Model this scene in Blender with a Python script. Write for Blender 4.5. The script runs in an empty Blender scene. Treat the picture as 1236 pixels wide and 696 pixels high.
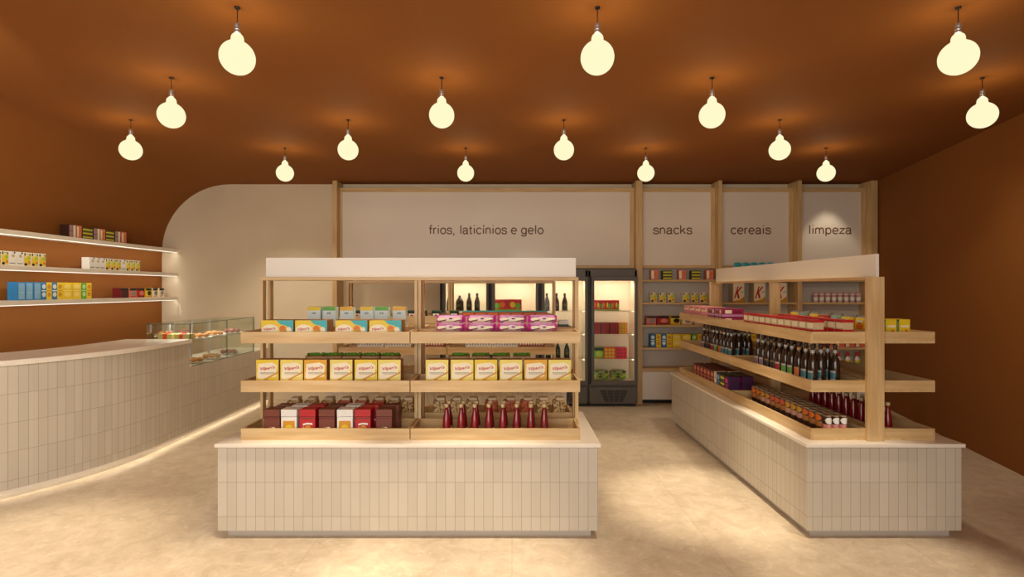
import bpy, bmesh, math, random
from mathutils import Vector, Matrix
random.seed(7)
S = bpy.context.scene
COL = S.collection
R = math.radians
F = 652.5            # focal length in pixels of the 1236 px wide frame
EYE = 1.55

# ------------------------------------------------------------------ camera
cd = bpy.data.cameras.new('camera'); cam = bpy.data.objects.new('camera', cd); COL.objects.link(cam)
cd.sensor_width = 36; cd.lens = F/1236*36; cd.clip_start = .05
cam.location = (0, 0, EYE); cam.rotation_euler = (R(90), 0, 0)
S.camera = cam
S.view_settings.view_transform = 'Standard'; S.view_settings.look = 'None'
S.view_settings.gamma = 1; S.view_settings.use_curve_mapping = False
S.view_settings.exposure = 0.6
S.cycles.use_denoising = True
S.cycles.max_bounces = 8; S.cycles.transparent_max_bounces = 16
S.cycles.sample_clamp_indirect = 4

# ------------------------------------------------------------------ world and lamps
w = bpy.data.worlds.new('world'); S.world = w; w.use_nodes = True
w.node_tree.nodes['Background'].inputs[0].default_value = (1, .90, .78, 1)
w.node_tree.nodes['Background'].inputs[1].default_value = .36
WARM = (1, .87, .66)
SOFT = (1, .83, .62)
def spot(x, y, z, power, size=70, blend=.9, to=None, col=WARM, rad=.05):
    l = bpy.data.lights.new('ceiling_spot_or_fill', 'SPOT'); l.energy = power; l.color = col
    l.spot_size = R(size); l.spot_blend = blend; l.shadow_soft_size = rad
    o = bpy.data.objects.new('ceiling_spot_or_fill', l); COL.objects.link(o); o.location = (x, y, z)
    if to: o.rotation_euler = (Vector(to)-Vector((x, y, z))).to_track_quat('-Z', 'Y').to_euler()
    return o
def area(x, y, z, sx, sy, power, rot, col=SOFT, name='lamp', spread=180):
    l = bpy.data.lights.new(name, 'AREA'); l.shape = 'RECTANGLE'; l.size = sx; l.size_y = sy
    l.energy = power; l.color = col; l.spread = R(spread)
    o = bpy.data.objects.new(name, l); COL.objects.link(o); o.location = (x, y, z); o.rotation_euler = rot
    return o
# unseen soft fill added behind the camera to brighten the shop
area(-1.2, -1.5, 1.7, 5.0, 2.2, 90, (R(86), 0, 0), (1, .97, .91), 'front_fill')
for x, y, p, s in ((-1.32, 2.95, 170, 36), (-.28, 2.9, 190, 36), (.75, 3.2, 70, 50), (2.05, 2.95, 120, 34), (1.42, 3.95, 220, 34),
                   (-2.9, 2.85, 260, 50), (.95, 5.0, 90, 40), (-2.6, 4.6, 60, 50), (-.65, 3.9, 60, 60), (-.6, 4.8, 60, 70), (2.25, 4.2, 40, 60), (2.25, 5.6, 35, 60), (.2, 6.7, 40, 80), (-3.0, 6.6, 60, 100)):
    spot(x, y, 2.95, p, s, .8)  # spots for the floor pools, plus added fill evening out the floor
spot(2.9, 3.2, 2.9, 60, 72, .9, (4.2, 5.2, .8))  # added fill, aimed to brighten the right wall
spot(-2.5, 2.3, 2.85, 120, 62, 1, (-4.85, 4.6, 2.4))
spot(-1.7, 1.0, 2.7, 110, 36, 1, (-3.75, 3.95, .7), (1, .93, .78))  # added fill from the front, lifts the counter's curved left end
spot(4.30, 7.02, 2.93, 9, 66, .5, (4.30, 7.36, 1.6))

# ------------------------------------------------------------------ materials
def lin(c):
    c = c/255
    return c/12.92 if c <= .04045 else ((c+.055)/1.055)**2.4
def rgb(r, g, b): return (lin(r), lin(g), lin(b), 1)
MC = {}
def mat(name, col, rough=.5, metal=0, coat=0, spec=.5):
    if name in MC: return MC[name]
    m = bpy.data.materials.new(name); m.use_nodes = True
    b = m.node_tree.nodes['Principled BSDF']
    b.inputs['Base Color'].default_value = rgb(*col); b.inputs['Roughness'].default_value = rough
    b.inputs['Metallic'].default_value = metal; b.inputs['Coat Weight'].default_value = coat
    b.inputs['Specular IOR Level'].default_value = spec
    MC[name] = m; return m
def nodes(m): return m.node_tree.nodes, m.node_tree.links, m.node_tree.nodes['Principled BSDF']
def varied(name, c1, c2, scale, rough=.6, stretch=(1, 1, 1), detail=4, bump=0, lo=.35, hi=.65):
    if name in MC: return MC[name]
    m = mat(name, c1, rough); n, l, b = nodes(m)
    tc = n.new('ShaderNodeTexCoord'); mp = n.new('ShaderNodeMapping'); mp.inputs['Scale'].default_value = stretch
    nt = n.new('ShaderNodeTexNoise'); nt.inputs['Scale'].default_value = scale; nt.inputs['Detail'].default_value = detail
    cr = n.new('ShaderNodeValToRGB'); cr.color_ramp.elements[0].position = lo; cr.color_ramp.elements[1].position = hi
    cr.color_ramp.elements[0].color = rgb(*c1); cr.color_ramp.elements[1].color = rgb(*c2)
    l.new(tc.outputs['Object'], mp.inputs[0]); l.new(mp.outputs[0], nt.inputs['Vector'])
    l.new(nt.outputs['Fac'], cr.inputs[0]); l.new(cr.outputs[0], b.inputs['Base Color'])
    if bump:
        bp = n.new('ShaderNodeBump'); bp.inputs['Strength'].default_value = bump; bp.inputs['Distance'].default_value = .002
        l.new(nt.outputs['Fac'], bp.inputs['Height']); l.new(bp.outputs[0], b.inputs['Normal'])
    return m
TERRA = varied('terracotta_paint', (140, 85, 35), (141, 86, 36), 3, .8)
TERRA.node_tree.nodes['Principled BSDF'].inputs['Specular IOR Level'].default_value = .2
BEIGE = varied('beige_plaster', (222, 205, 176), (226, 210, 182), 2, .7)
WOOD = {a: varied('oak_'+a, (198, 160, 106), (222, 192, 142), 7, .45, st, 6, .05, .3, .7)
        for a, st in (('x', (.35, 4, 4)), ('y', (4, .35, 4)), ('z', (4, 4, .35)))}
SLAB = varied('white_stone', (246, 238, 224), (240, 230, 214), 6, .3)
LAM = mat('white_laminate', (238, 230, 216), .35)
PANEL = mat('cream_gloss_panel', (234, 223, 208), .3)
PLINTH = mat('plinth_metal', (190, 180, 168), .35)
DARK = mat('fridge_charcoal', (98, 92, 87), .45)
BLACK = mat('black_plastic', (14, 13, 12), .5)
LINER = mat('fridge_liner', (242, 230, 206), .5)
CHROME = mat('chrome', (200, 200, 200), .3, .8)
LETTER = mat('brown_letter', (112, 74, 52), .5)
CABW = mat('white_cabinet', (232, 226, 216), .45)
GREYB = mat('grey_bay_back', (204, 196, 184), .6)
def emit(name, col, strength):
    if name in MC: return MC[name]
    m = bpy.data.materials.new(name); m.use_nodes = True; n = m.node_tree.nodes; l = m.node_tree.links
    n.clear(); e = n.new('ShaderNodeEmission'); o = n.new('ShaderNodeOutputMaterial')
    e.inputs[0].default_value = col; e.inputs[1].default_value = strength; l.new(e.outputs[0], o.inputs[0])
    MC[name] = m; return m
BULB = emit('bulb_glow', (.76, .72, .45, 1), 1.15)
def _clear_bulb():      # lit glass: half of what is behind shows through, the filament's light passes
    n = BULB.node_tree.nodes; l = BULB.node_tree.links
    e = n['Emission']; o = n['Material Output']; t = n.new('ShaderNodeBsdfTransparent'); x = n.new('ShaderNodeMixShader')
    l.new(t.outputs[0], x.inputs[1]); l.new(e.outputs[0], x.inputs[2]); l.new(x.outputs[0], o.inputs[0])
_clear_bulb()
LED = emit('led_glow', (1, .90, .72, 1), .95)
def glass(name, tint, refl=.5):
    m = bpy.data.materials.new(name); m.use_nodes = True; n = m.node_tree.nodes; l = m.node_tree.links
    n.clear(); t = n.new('ShaderNodeBsdfTransparent'); g = n.new('ShaderNodeBsdfGlossy'); x = n.new('ShaderNodeMixShader')
    f = n.new('ShaderNodeFresnel'); f.inputs[0].default_value = 1.35; o = n.new('ShaderNodeOutputMaterial')
    k = n.new('ShaderNodeMath'); k.operation = 'MULTIPLY'; k.inputs[1].default_value = refl
    t.inputs[0].default_value = tint; g.inputs['Roughness'].default_value = .04
    l.new(f.outputs[0], k.inputs[0]); l.new(k.outputs[0], x.inputs[0])
    l.new(t.outputs[0], x.inputs[1]); l.new(g.outputs[0], x.inputs[2]); l.new(x.outputs[0], o.inputs[0])
    MC[name] = m; return m
GLASS = glass('clear_glass', (.96, .985, .96, 1)); FGLASS = glass('fridge_glass', (.985, .98, .965, 1), .4); GEDGE = mat('glass_edge', (60, 92, 74), .2)
def tile_mat():
    m = mat('zellige_tile', (214, 204, 186), .28); n, l, b = nodes(m)
    uv = n.new('ShaderNodeUVMap'); br = n.new('ShaderNodeTexBrick'); br.offset = 0; br.squash = 1
    br.inputs['Scale'].default_value = 1; br.inputs['Brick Width'].default_value = .0589; br.inputs['Row Height'].default_value = .212
    br.inputs['Mortar Size'].default_value = .0011; br.inputs['Mortar Smooth'].default_value = .2; br.inputs['Bias'].default_value = 0
    br.inputs['Color1'].default_value = rgb(209, 200, 184); br.inputs['Color2'].default_value = rgb(201, 192, 175)
    br.inputs['Mortar'].default_value = rgb(146, 132, 110)
    l.new(uv.outputs[0], br.inputs['Vector']); l.new(br.outputs['Color'], b.inputs['Base Color'])
    bw = n.new('ShaderNodeRGBToBW'); l.new(br.outputs['Color'], bw.inputs[0])
    rr = n.new('ShaderNodeMapRange'); rr.inputs[1].default_value = .4; rr.inputs[2].default_value = .7
    rr.inputs[3].default_value = .22; rr.inputs[4].default_value = .42
    l.new(bw.outputs[0], rr.inputs[0]); l.new(rr.outputs[0], b.inputs['Roughness'])
    bp = n.new('ShaderNodeBump'); bp.inputs['Strength'].default_value = .35; bp.inputs['Distance'].default_value = .002; bp.invert = True
    l.new(br.outputs['Fac'], bp.inputs['Height']); l.new(bp.outputs[0], b.inputs['Normal'])
    return m
TILE = tile_mat()
def floor_mat():
    m = mat('stone_floor', (214, 194, 160), .3); n, l, b = nodes(m)
    tc = n.new('ShaderNodeTexCoord')
    nt = n.new('ShaderNodeTexNoise'); nt.inputs['Scale'].default_value = 8; nt.inputs['Detail'].default_value = 9; nt.inputs['Roughness'].default_value = .75; nt.inputs['Distortion'].default_value = .6
    cr = n.new('ShaderNodeValToRGB'); cr.color_ramp.elements[0].position = .3; cr.color_ramp.elements[1].position = .72
    cr.color_ramp.elements[0].color = rgb(194, 174, 146); cr.color_ramp.elements[1].color = rgb(230, 213, 188)
    vo = n.new('ShaderNodeTexVoronoi'); vo.inputs['Scale'].default_value = 12; vo.inputs['Randomness'].default_value = 1
    vr = n.new('ShaderNodeValToRGB'); vr.color_ramp.elements[0].position = .13; vr.color_ramp.elements[1].position = .2
    vr.color_ramp.elements[0].color = (1, 1, 1, 1); vr.color_ramp.elements[1].color = (0, 0, 0, 1)
    dn = n.new('ShaderNodeTexNoise'); dn.inputs['Scale'].default_value = 14
    ad = n.new('ShaderNodeVectorMath'); ad.operation = 'MULTIPLY_ADD'; ad.inputs[1].default_value = (.12, .12, .12)
    l.new(tc.outputs['Object'], dn.inputs['Vector']); l.new(dn.outputs['Color'], ad.inputs[0]); l.new(tc.outputs['Object'], ad.inputs[2])
    mx = n.new('ShaderNodeMixRGB'); mx.inputs[2].default_value = rgb(238, 224, 198)
    ml = n.new('ShaderNodeMath'); ml.operation = 'MULTIPLY'; ml.inputs[1].default_value = .4
    l.new(tc.outputs['Object'], nt.inputs['Vector']); l.new(ad.outputs[0], vo.inputs['Vector'])
    l.new(nt.outputs['Fac'], cr.inputs[0]); l.new(vo.outputs['Distance'], vr.inputs[0]); l.new(vr.outputs[0], ml.inputs[0])
    l.new(ml.outputs[0], mx.inputs[0]); l.new(cr.outputs[0], mx.inputs[1])
    br = n.new('ShaderNodeTexBrick'); br.offset = 0; br.inputs['Scale'].default_value = 1; br.inputs['Brick Width'].default_value = 1.2
    br.inputs['Row Height'].default_value = 1.2; br.inputs['Mortar Size'].default_value = .0025
    br.inputs['Color1'].default_value = (1, 1, 1, 1); br.inputs['Color2'].default_value = (1, 1, 1, 1); br.inputs['Mortar'].default_value = (.82, .82, .82, 1)
    l.new(tc.outputs['Object'], br.inputs['Vector'])
    m2 = n.new('ShaderNodeMixRGB'); m2.blend_type = 'MULTIPLY'; m2.inputs[0].default_value = 1
    l.new(mx.outputs[0], m2.inputs[1]); l.new(br.outputs['Color'], m2.inputs[2]); l.new(m2.outputs[0], b.inputs['Base Color'])
    return m
FLOOR = floor_mat()

# ------------------------------------------------------------------ mesh helpers
class MB:
    def __init__(s): s.bm = bmesh.new(); s.mats = []; s.uv = s.bm.loops.layers.uv.new('UVMap')
    def mi(s, m):
        if m not in s.mats: s.mats.append(m)
        return s.mats.index(m)
    def poly(s, pts, m, smooth=False):
        f = s.bm.faces.new([s.bm.verts.new(p) for p in pts]); f.material_index = s.mi(m); f.smooth = smooth; return f
    def box(s, x0, x1, y0, y1, z0, z1, m, bevel=0, front=None):
        v = [s.bm.verts.new(p) for p in ((x0,y0,z0),(x1,y0,z0),(x1,y1,z0),(x0,y1,z0),(x0,y0,z1),(x1,y0,z1),(x1,y1,z1),(x0,y1,z1))]
        fs = []
        for k, idx in enumerate(((0,3,2,1),(4,5,6,7),(0,1,5,4),(1,2,6,5),(2,3,7,6),(3,0,4,7))):
            f = s.bm.faces.new([v[i] for i in idx]); f.material_index = s.mi(front if (front and k == 2) else m); fs.append(f)
        for f in fs:
            for lp in f.loops:
                c = lp.vert.co; n = f.normal if f.normal.length else Vector((0, 0, 1))
                f.normal_update(); n = f.normal
                lp[s.uv].uv = ((c.x*abs(n.y)+c.y*abs(n.x)) if abs(n.z) < .5 else c.x, c.z if abs(n.z) < .5 else c.y)
        if bevel:
            bmesh.ops.bevel(s.bm, geom=list({e for f in fs for e in f.edges}), offset=bevel, segments=2, affect='EDGES', profile=.6)
        return fs
    def prism(s, pts, z0, z1, m, side=None, bevel=0):
        a = [s.bm.verts.new((x, y, z0)) for x, y in pts]; b = [s.bm.verts.new((x, y, z1)) for x, y in pts]
        fs = [s.bm.faces.new(list(reversed(a))), s.bm.faces.new(b)]
        for f in fs: f.material_index = s.mi(m)
        d = 0; k = len(pts)
        for i in range(k):
            j = (i+1) % k; L = (Vector(pts[j])-Vector(pts[i])).length
            f = s.bm.faces.new([a[i], a[j], b[j], b[i]]); f.material_index = s.mi(side or m)
            for lp, u in zip(f.loops, ((d, z0), (d+L, z0), (d+L, z1), (d, z1))): lp[s.uv].uv = u
            d += L; fs.append(f)
        if bevel:
            bmesh.ops.bevel(s.bm, geom=list({e for f in fs[:2] for e in f.edges}), offset=bevel, segments=2, affect='EDGES')
    def lathe(s, prof, m, cx=0, cy=0, seg=16, cap=True, smooth=True, sx=1, sy=1):
        """prof: list of (r, z[, material]); material applies to the band that starts there"""
        rings = []
        for p in prof:
            r, z = p[0], p[1]
            rings.append([s.bm.verts.new((cx+r*sx*math.cos(2*math.pi*k/seg), cy+r*sy*math.sin(2*math.pi*k/seg), z)) for k in range(seg)])
        cur = m
        for i in range(len(rings)-1):
            if len(prof[i]) > 2: cur = prof[i][2]
            for k in range(seg):
                f = s.bm.faces.new([rings[i][k], rings[i][(k+1) % seg], rings[i+1][(k+1) % seg], rings[i+1][k]])
                f.material_index = s.mi(cur); f.smooth = smooth
        if cap:
            f = s.bm.faces.new(list(reversed(rings[0]))); f.material_index = s.mi(prof[0][2] if len(prof[0]) > 2 else m)
            f = s.bm.faces.new(rings[-1]); f.material_index = s.mi(cur)
    def blob(s, cx, cy, cz, rx, ry, rz, m, sub=2, noise=0):
        r = bmesh.ops.create_icosphere(s.bm, subdivisions=sub, radius=1)
        mi = s.mi(m)
        for v in r['verts']:
            k = 1+random.uniform(-noise, noise)
            v.co = Vector((cx+v.co.x*rx*k, cy+v.co.y*ry*k, cz+v.co.z*rz*k))
            for f in v.link_faces: f.material_index = mi; f.smooth = True
    def tube(s, pts, r, m, seg=8):
        prev = None
        for i, p in enumerate(pts):
            p = Vector(p); d = (Vector(pts[min(i+1, len(pts)-1)])-Vector(pts[max(i-1, 0)])).normalized()
            a = d.orthogonal().normalized(); b = d.cross(a)
            ring = [s.bm.verts.new(p+a*r*math.cos(2*math.pi*k/seg)+b*r*math.sin(2*math.pi*k/seg)) for k in range(seg)]
            if prev:
                for k in range(seg):
                    f = s.bm.faces.new([prev[k], prev[(k+1) % seg], ring[(k+1) % seg], ring[k]]); f.material_index = s.mi(m); f.smooth = True
            else: s.bm.faces.new(list(reversed(ring))).material_index = s.mi(m)
            prev = ring
        s.bm.faces.new(prev).material_index = s.mi(m)
    def face(s, pts, m, y=-.0006):
        """a printed shape on the front (-Y) face: pts are (x, z)"""
        return s.poly([(x, y, z) for x, z in pts], m)
    def rect(s, x0, x1, z0, z1, m, y=-.0006): return s.face([(x0, z0), (x1, z0), (x1, z1), (x0, z1)], m, y)
    def disc(s, cx, cz, rx, rz, m, y=-.0006, seg=14):
        return s.face([(cx+rx*math.cos(2*math.pi*k/seg), cz+rz*math.sin(2*math.pi*k/seg)) for k in range(seg)], m, y)
    def text(s, word, cx, cz, width, height, m, y=-.001, slant=0, rise=0, bold=0):
        me = text_mesh(word, bold)
        xs = [v.co.x for v in me.vertices]; zs = [v.co.y for v in me.vertices]
        w0, w1, h0, h1 = min(xs), max(xs), min(zs), max(zs)
        vs = []
        for v in me.vertices:
            u = (v.co.x-w0)/(w1-w0)-.5; q = (v.co.y-h0)/(h1-h0)-.5
            vs.append(s.bm.verts.new((cx+u*width+q*height*slant, y, cz+q*height+u*width*rise)))
        mi = s.mi(m)
        for p in me.polygons:
            try: f = s.bm.faces.new([vs[i] for i in p.vertices]); f.material_index = mi
            except ValueError: pass
    def build(s, name, parent=None, loc=None, fix=True):
        if fix: bmesh.ops.recalc_face_normals(s.bm, faces=[f for f in s.bm.faces])
        me = bpy.data.meshes.new(name); s.bm.to_mesh(me); s.bm.free()
        for m in s.mats: me.materials.append(m)
        o = bpy.data.objects.new(name, me)
        if parent is not None: o.parent = parent
        if loc: o.location = loc
        return o
TM = {}
def text_mesh(word, bold=0):
    if (word, bold) in TM: return TM[(word, bold)]
    c = bpy.data.curves.new('lettering', 'FONT'); c.body = word; c.size = 1; c.resolution_u = 3; c.offset = bold
    o = bpy.data.objects.new('lettering', c); COL.objects.link(o)
    dg = bpy.context.evaluated_depsgraph_get()
    me = bpy.data.meshes.new_from_object(o.evaluated_get(dg))
    bpy.data.objects.remove(o); TM[(word, bold)] = me
    return me
def arc(cx, cy, rx, ry, a0, a1, n=18): return [(cx+rx*math.cos(R(a0+(a1-a0)*k/n)), cy+ry*math.sin(R(a0+(a1-a0)*k/n))) for k in range(n+1)]
def curve(pts, n=5):
    P = [pts[0]]+list(pts)+[pts[-1]]; out = []
    for i in range(1, len(P)-2):
        for k in range(n):
            t = k/n; out.append(tuple(.5*(2*P[i][q]+(P[i+1][q]-P[i-1][q])*t+(2*P[i-1][q]-5*P[i][q]+4*P[i+1][q]-P[i+2][q])*t*t+(3*P[i][q]-P[i-1][q]-3*P[i+1][q]+P[i+2][q])*t**3) for q in (0, 1)))
    return out+[pts[-1]]
ARCH = lambda x, w: curve([(x, .55), (x+.1*w, .8), (x+.42*w, .95), (x+.82*w, .88), (x+w, .6)])+[(x+w, 0)]
GLYPH = {'o': (1.08, [arc(.54, .47, .46, .48, 0, 360)]), 'c': (1.0, [arc(.53, .47, .45, .48, 38, 322)]), 'e': (1.08, [[(.98, .47), (.08, .47)], arc(.54, .47, .46, .48, 0, 318)]),
    's': (.95, [curve([(.86, .68), (.76, .88), (.47, .95), (.17, .88), (.1, .71), (.2, .56), (.5, .49), (.8, .41), (.88, .25), (.78, .06), (.47, -.01), (.16, .06), (.06, .26)])]),
    'a': (1.04, [curve([(.1, .68), (.2, .87), (.46, .95), (.74, .88), (.83, .7)])+curve([(.83, .5), (.83, .14), (.88, .03), (1.0, .02)]), curve([(.83, .56), (.6, .52), (.24, .46), (.06, .26), (.17, .05), (.42, -.01), (.7, .09), (.83, .3)])]),
    'n': (1.06, [[(.12, 0), (.12, .95)], ARCH(.12, .76)]), 'm': (1.62, [[(.12, 0), (.12, .95)], ARCH(.12, .66), ARCH(.78, .66)]), 'r': (.62, [[(.12, 0), (.12, .95)], curve([(.12, .58), (.2, .8), (.38, .93), (.56, .93)])]),
    'i': (.42, [[(.2, 0), (.2, .95)], [(.2, 1.24), (.2, 1.4)]]), 'í': (.42, [[(.2, 0), (.2, .95)], [(.16, 1.16), (.36, 1.42)]]), 'l': (.42, [[(.2, 0), (.2, 1.4)]]),
    't': (.6, [[(.24, 1.24), (.24, .3)]+curve([(.24, .2), (.3, .04), (.54, .02)]), [(0, .89), (.54, .89)]]), 'f': (.58, [[(.24, 0), (.24, 1.0)]+curve([(.24, 1.12), (.32, 1.34), (.56, 1.35)]), [(0, .89), (.54, .89)]]),
    'g': (1.1, [arc(.5, .47, .42, .48, 0, 360), [(.92, .95), (.92, .0)]+curve([(.92, -.1), (.78, -.33), (.46, -.37), (.16, -.28), (.1, -.14)])]), 'p': (1.1, [[(.14, .95), (.14, -.38)], arc(.56, .47, .42, .48, 0, 360)]),
    'k': (1.0, [[(.12, 0), (.12, 1.4)], [(.12, .34), (.84, .95)], [(.42, .58), (.92, 0)]]), 'z': (.95, [[(.06, .88), (.86, .88), (.06, .07), (.9, .07)]]), ',': (.5, [[(.2, .08), (.2, -.06), (.1, -.26)]]), ' ': (.5, [])}
def stroke_word(b, word, cx, zbase, width, xh, m, y, wt=.135):
    adv = sum(GLYPH[c][0]+.13 for c in word)-.13; k = width/adv; pen = 0
    for c in word:
        for n_, st in enumerate(GLYPH[c][1]):
            P = [Vector((cx-width/2+(pen+p[0])*k, zbase+p[1]*xh)) for p in st]; hw = wt*xh/2; Q = []
            for i, p in enumerate(P):
                d0 = (p-P[i-1]).normalized() if i else (P[1]-p).normalized(); d1 = (P[i+1]-p).normalized() if i < len(P)-1 else d0
                if i == 0 and (P[0]-P[-1]).length < 1e-6: d0 = (P[-1]-P[-2]).normalized()
                if i == len(P)-1 and (P[0]-P[-1]).length < 1e-6: d1 = (P[1]-P[0]).normalized()
                d = d0+d1; d = d.normalized() if d.length > .1 else d0; nn = Vector((-d.y, d.x)); s_ = hw/max(.45, nn.dot(Vector((-d0.y, d0.x)))); Q.append((p+nn*s_, p-nn*s_))
            e = y-.0003*n_
            for (a0, a1), (b0, b1) in zip(Q, Q[1:]): b.poly([(a0.x, e, a0.y), (a1.x, e, a1.y), (b1.x, e, b1.y), (b0.x, e, b0.y)], m)
        pen += GLYPH[c][0]+.13
KIDS = {}
def link(o):
    COL.objects.link(o); return o
def part(mb, name, parent, label=None, fix=True):
    o = link(mb.build(name, parent, fix=fix))
    if label: o['label'] = label
    return o
def thing(name, label, cat, loc=(0, 0, 0), rz=0, group=None):
    o = bpy.data.objects.new(name, None); link(o); o.empty_display_size = .05
    o.location = loc; o.rotation_euler = (0, 0, rz); o['label'] = label; o['category'] = cat
    if group: o['group'] = group
    return o
def struct(mb, name, fix=True):
    o = link(mb.build(name, fix=fix)); o['kind'] = 'structure'; o['label'] = STRUCT.get(name, name.replace('_', ' ')); o['category'] = name.split('_')[0]; return o
STRUCT = {'floor': 'beige speckled stone floor of the shop', 'ceiling': 'terracotta painted ceiling curving down to the left wall',
          'wall_left': 'terracotta wall behind the counter on the left', 'wall_right': 'terracotta wall on the right side of the shop',
          'wall_back': 'beige plaster wall at the back of the shop'}
ORD = ['first', 'second', 'third', 'fourth', 'fifth', 'sixth', 'seventh', 'eighth', 'ninth', 'tenth', 'eleventh', 'twelfth', 'thirteenth', 'fourteenth']
PROTO = {}
def put(key, label, cat, x, y, z, rz=0, group=None):
    """place the product made by PRODUCT[key]; the first use is the original, later ones copies with copied parts"""
    if key not in PROTO:
        o = PRODUCT[key](); PROTO[key] = o; link(o)
        for c in o.children: link(c)
    else:
        src = PROTO[key]; o = src.copy(); link(o)
        for c in src.children:
            d = c.copy(); d.parent = o; link(d)
    o.location = (x, y, z); o.rotation_euler = (0, 0, rz)
    o['label'] = label; o['category'] = cat
    if group: o['group'] = group
    return o
def X(px, Y): return (px-618)*Y/F
def YL(px, x): return x*F/(px-618)

# ------------------------------------------------------------------ room shell
BACK = 7.53; LEFT = -4.876; TOP = 3.0; COVE = .95; FRONT = -1.6
def rwall(y): return 4.93-(7.3-y)*.248
b = MB(); b.prism([(LEFT, FRONT), (rwall(FRONT), FRONT), (rwall(BACK), BACK), (LEFT, BACK)], -.1, 0, FLOOR); struct(b, 'floor')
b = MB(); b.box(LEFT, rwall(BACK), BACK, BACK+.1, 0, TOP, BEIGE); struct(b, 'wall_back')
b = MB(); b.box(LEFT-.1, LEFT, FRONT, BACK, 0, TOP-COVE, TERRA); struct(b, 'wall_left')
b = MB(); b.prism([(rwall(FRONT), FRONT), (rwall(FRONT)+.1, FRONT), (rwall(BACK)+.1, BACK), (rwall(BACK), BACK)], 0, TOP, TERRA); struct(b, 'wall_right')
b = MB()
prof = [(LEFT+COVE-COVE*math.cos(t*math.pi/2/20), TOP-COVE+COVE*math.sin(t*math.pi/2/20)) for t in range(21)]
for (x0, z0), (x1, z1) in zip(prof, prof[1:]):
    b.poly([(x0, FRONT, z0), (x1, FRONT, z1), (x1, BACK, z1), (x0, BACK, z0)], TERRA, True)
b.poly([(LEFT+COVE, FRONT, TOP), (rwall(FRONT), FRONT, TOP), (rwall(BACK), BACK, TOP), (LEFT+COVE, BACK, TOP)], TERRA)
b.poly([(LEFT-.1, FRONT, TOP+.1), (rwall(FRONT)+.1, FRONT, TOP+.1), (rwall(BACK)+.1, BACK, TOP+.1), (LEFT-.1, BACK, TOP+.1)], TERRA)
b.poly([(LEFT-.1, FRONT, TOP-COVE), (LEFT-.1, FRONT, TOP+.1), (LEFT-.1, BACK, TOP+.1), (LEFT-.1, BACK, TOP-COVE)], TERRA)
bmesh.ops.remove_doubles(b.bm, verts=b.bm.verts[:], dist=1e-5)
struct(b, 'ceiling', fix=False)

# ------------------------------------------------------------------ display islands
Z1, Z2, Z3 = .591, .895, 1.203      # undersides of the three tray levels
TH = .073; TF = .012                # tray rim height, tray floor thickness
def tray(u0, u1, v0, v1, z, axis):
    b = MB(); t = .014; m = WOOD[axis]
    b.box(u0, u1, v0, v1, z, z+TF, m)
    b.box(u0, u1, v0, v0+t, z+TF, z+TH, m); b.box(u0, u1, v1-t, v1, z+TF, z+TH, m)
    b.box(u0, u0+t, v0+t, v1-t, z+TF, z+TH, m); b.box(u1-t, u1, v0+t, v1-t, z+TF, z+TH, m)
    return b
def island(name, label, x0, x1, y0, y1, along, header):
    """along: 'x' or 'y', the direction of the trays and the header"""
    t = thing(name, label, 'display island', ((x0+x1)/2, (y0+y1)/2, 0))
    cx, cy = (x0+x1)/2, (y0+y1)/2
    hx, hy = (x1-x0)/2, (y1-y0)/2
    b = MB(); b.box(-hx, hx, -hy, hy, .05, .568, TILE)
    for lay in [b.uv]:
        for f in b.bm.faces:
            for lp in f.loops: lp[lay].uv = (lp[lay].uv[0]+hx*5, lp[lay].uv[1]-.137+.212*3)
    part(b, 'tiled_base', t)
    b = MB(); b.box(-hx-.015, hx+.015, -hy-.015, hy+.015, .568, .591, SLAB, .004); part(b, 'countertop', t, 'white stone countertop')
    b = MB(); b.box(-hx+.04, hx-.04, -hy+.045, hy-.045, 0, .05, PLINTH); part(b, 'plinth', t, 'recessed metal plinth')
    return t
def post(t, x0, x1, y0, y1, z0, z1, name='post'):
    b = MB(); b.box(x0, x1, y0, y1, z0, z1, WOOD['z'], .002); part(b, name, t)

def long_island(name, label, ox, oy, light_header=True):
    """oy: world y of the base's front face; trays run along x"""
    x0, x1 = ox, ox+2.357; y0, y1 = oy, oy+.85
    t = island(name, label, x0, x1, y0, y1, 'x', True)
    cx, cy = (x0+x1)/2, (y0+y1)/2
    L = (x0+.107-cx, x0+1.175-cx, x0+1.181-cx, x0+2.254-cx)
    f0 = oy+.07-cy; f1 = oy+.348-cy; r0 = oy+.512-cy; r1 = oy+.78-cy
    for z in (Z1, Z2, Z3):
        for a, c in ((L[0], L[1]), (L[2], L[3])):
            part(tray(a, c, f0, f1, z, 'x'), 'tray', t); part(tray(a, c, r0, r1, z, 'x'), 'tray', t)
    for xs in ((L[0]-.006, L[0]+.012), (L[1]-.02, L[1]+.001), (L[2]-.001, L[2]+.02), (L[3]+.0, L[3]+.024)):
        post(t, xs[0], xs[1], f1, f1+.05, Z1, 1.605); post(t, xs[0], xs[1], r0-.05, r0, Z1, 1.605)
    b = MB(); b.box(L[0]-.006, L[3]+.024, f1, r0, 1.605, 1.628, WOOD['x'], .002); part(b, 'top_beam', t)
    b = MB(); b.box(L[0]+.01, L[3]+.012, f1+.05, f1+.07, 1.628, 1.763, LAM, .001); part(b, 'header_board', t, 'white header board')
    return t
ISLE_F = long_island('display_island', 'tiled product island nearest the camera, left of the aisle, white header', -1.823, 3.35)
ISLE_B = long_island('display_island', 'tiled product island half hidden behind the nearer one, before the fridges', -1.823, 5.29)
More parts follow.
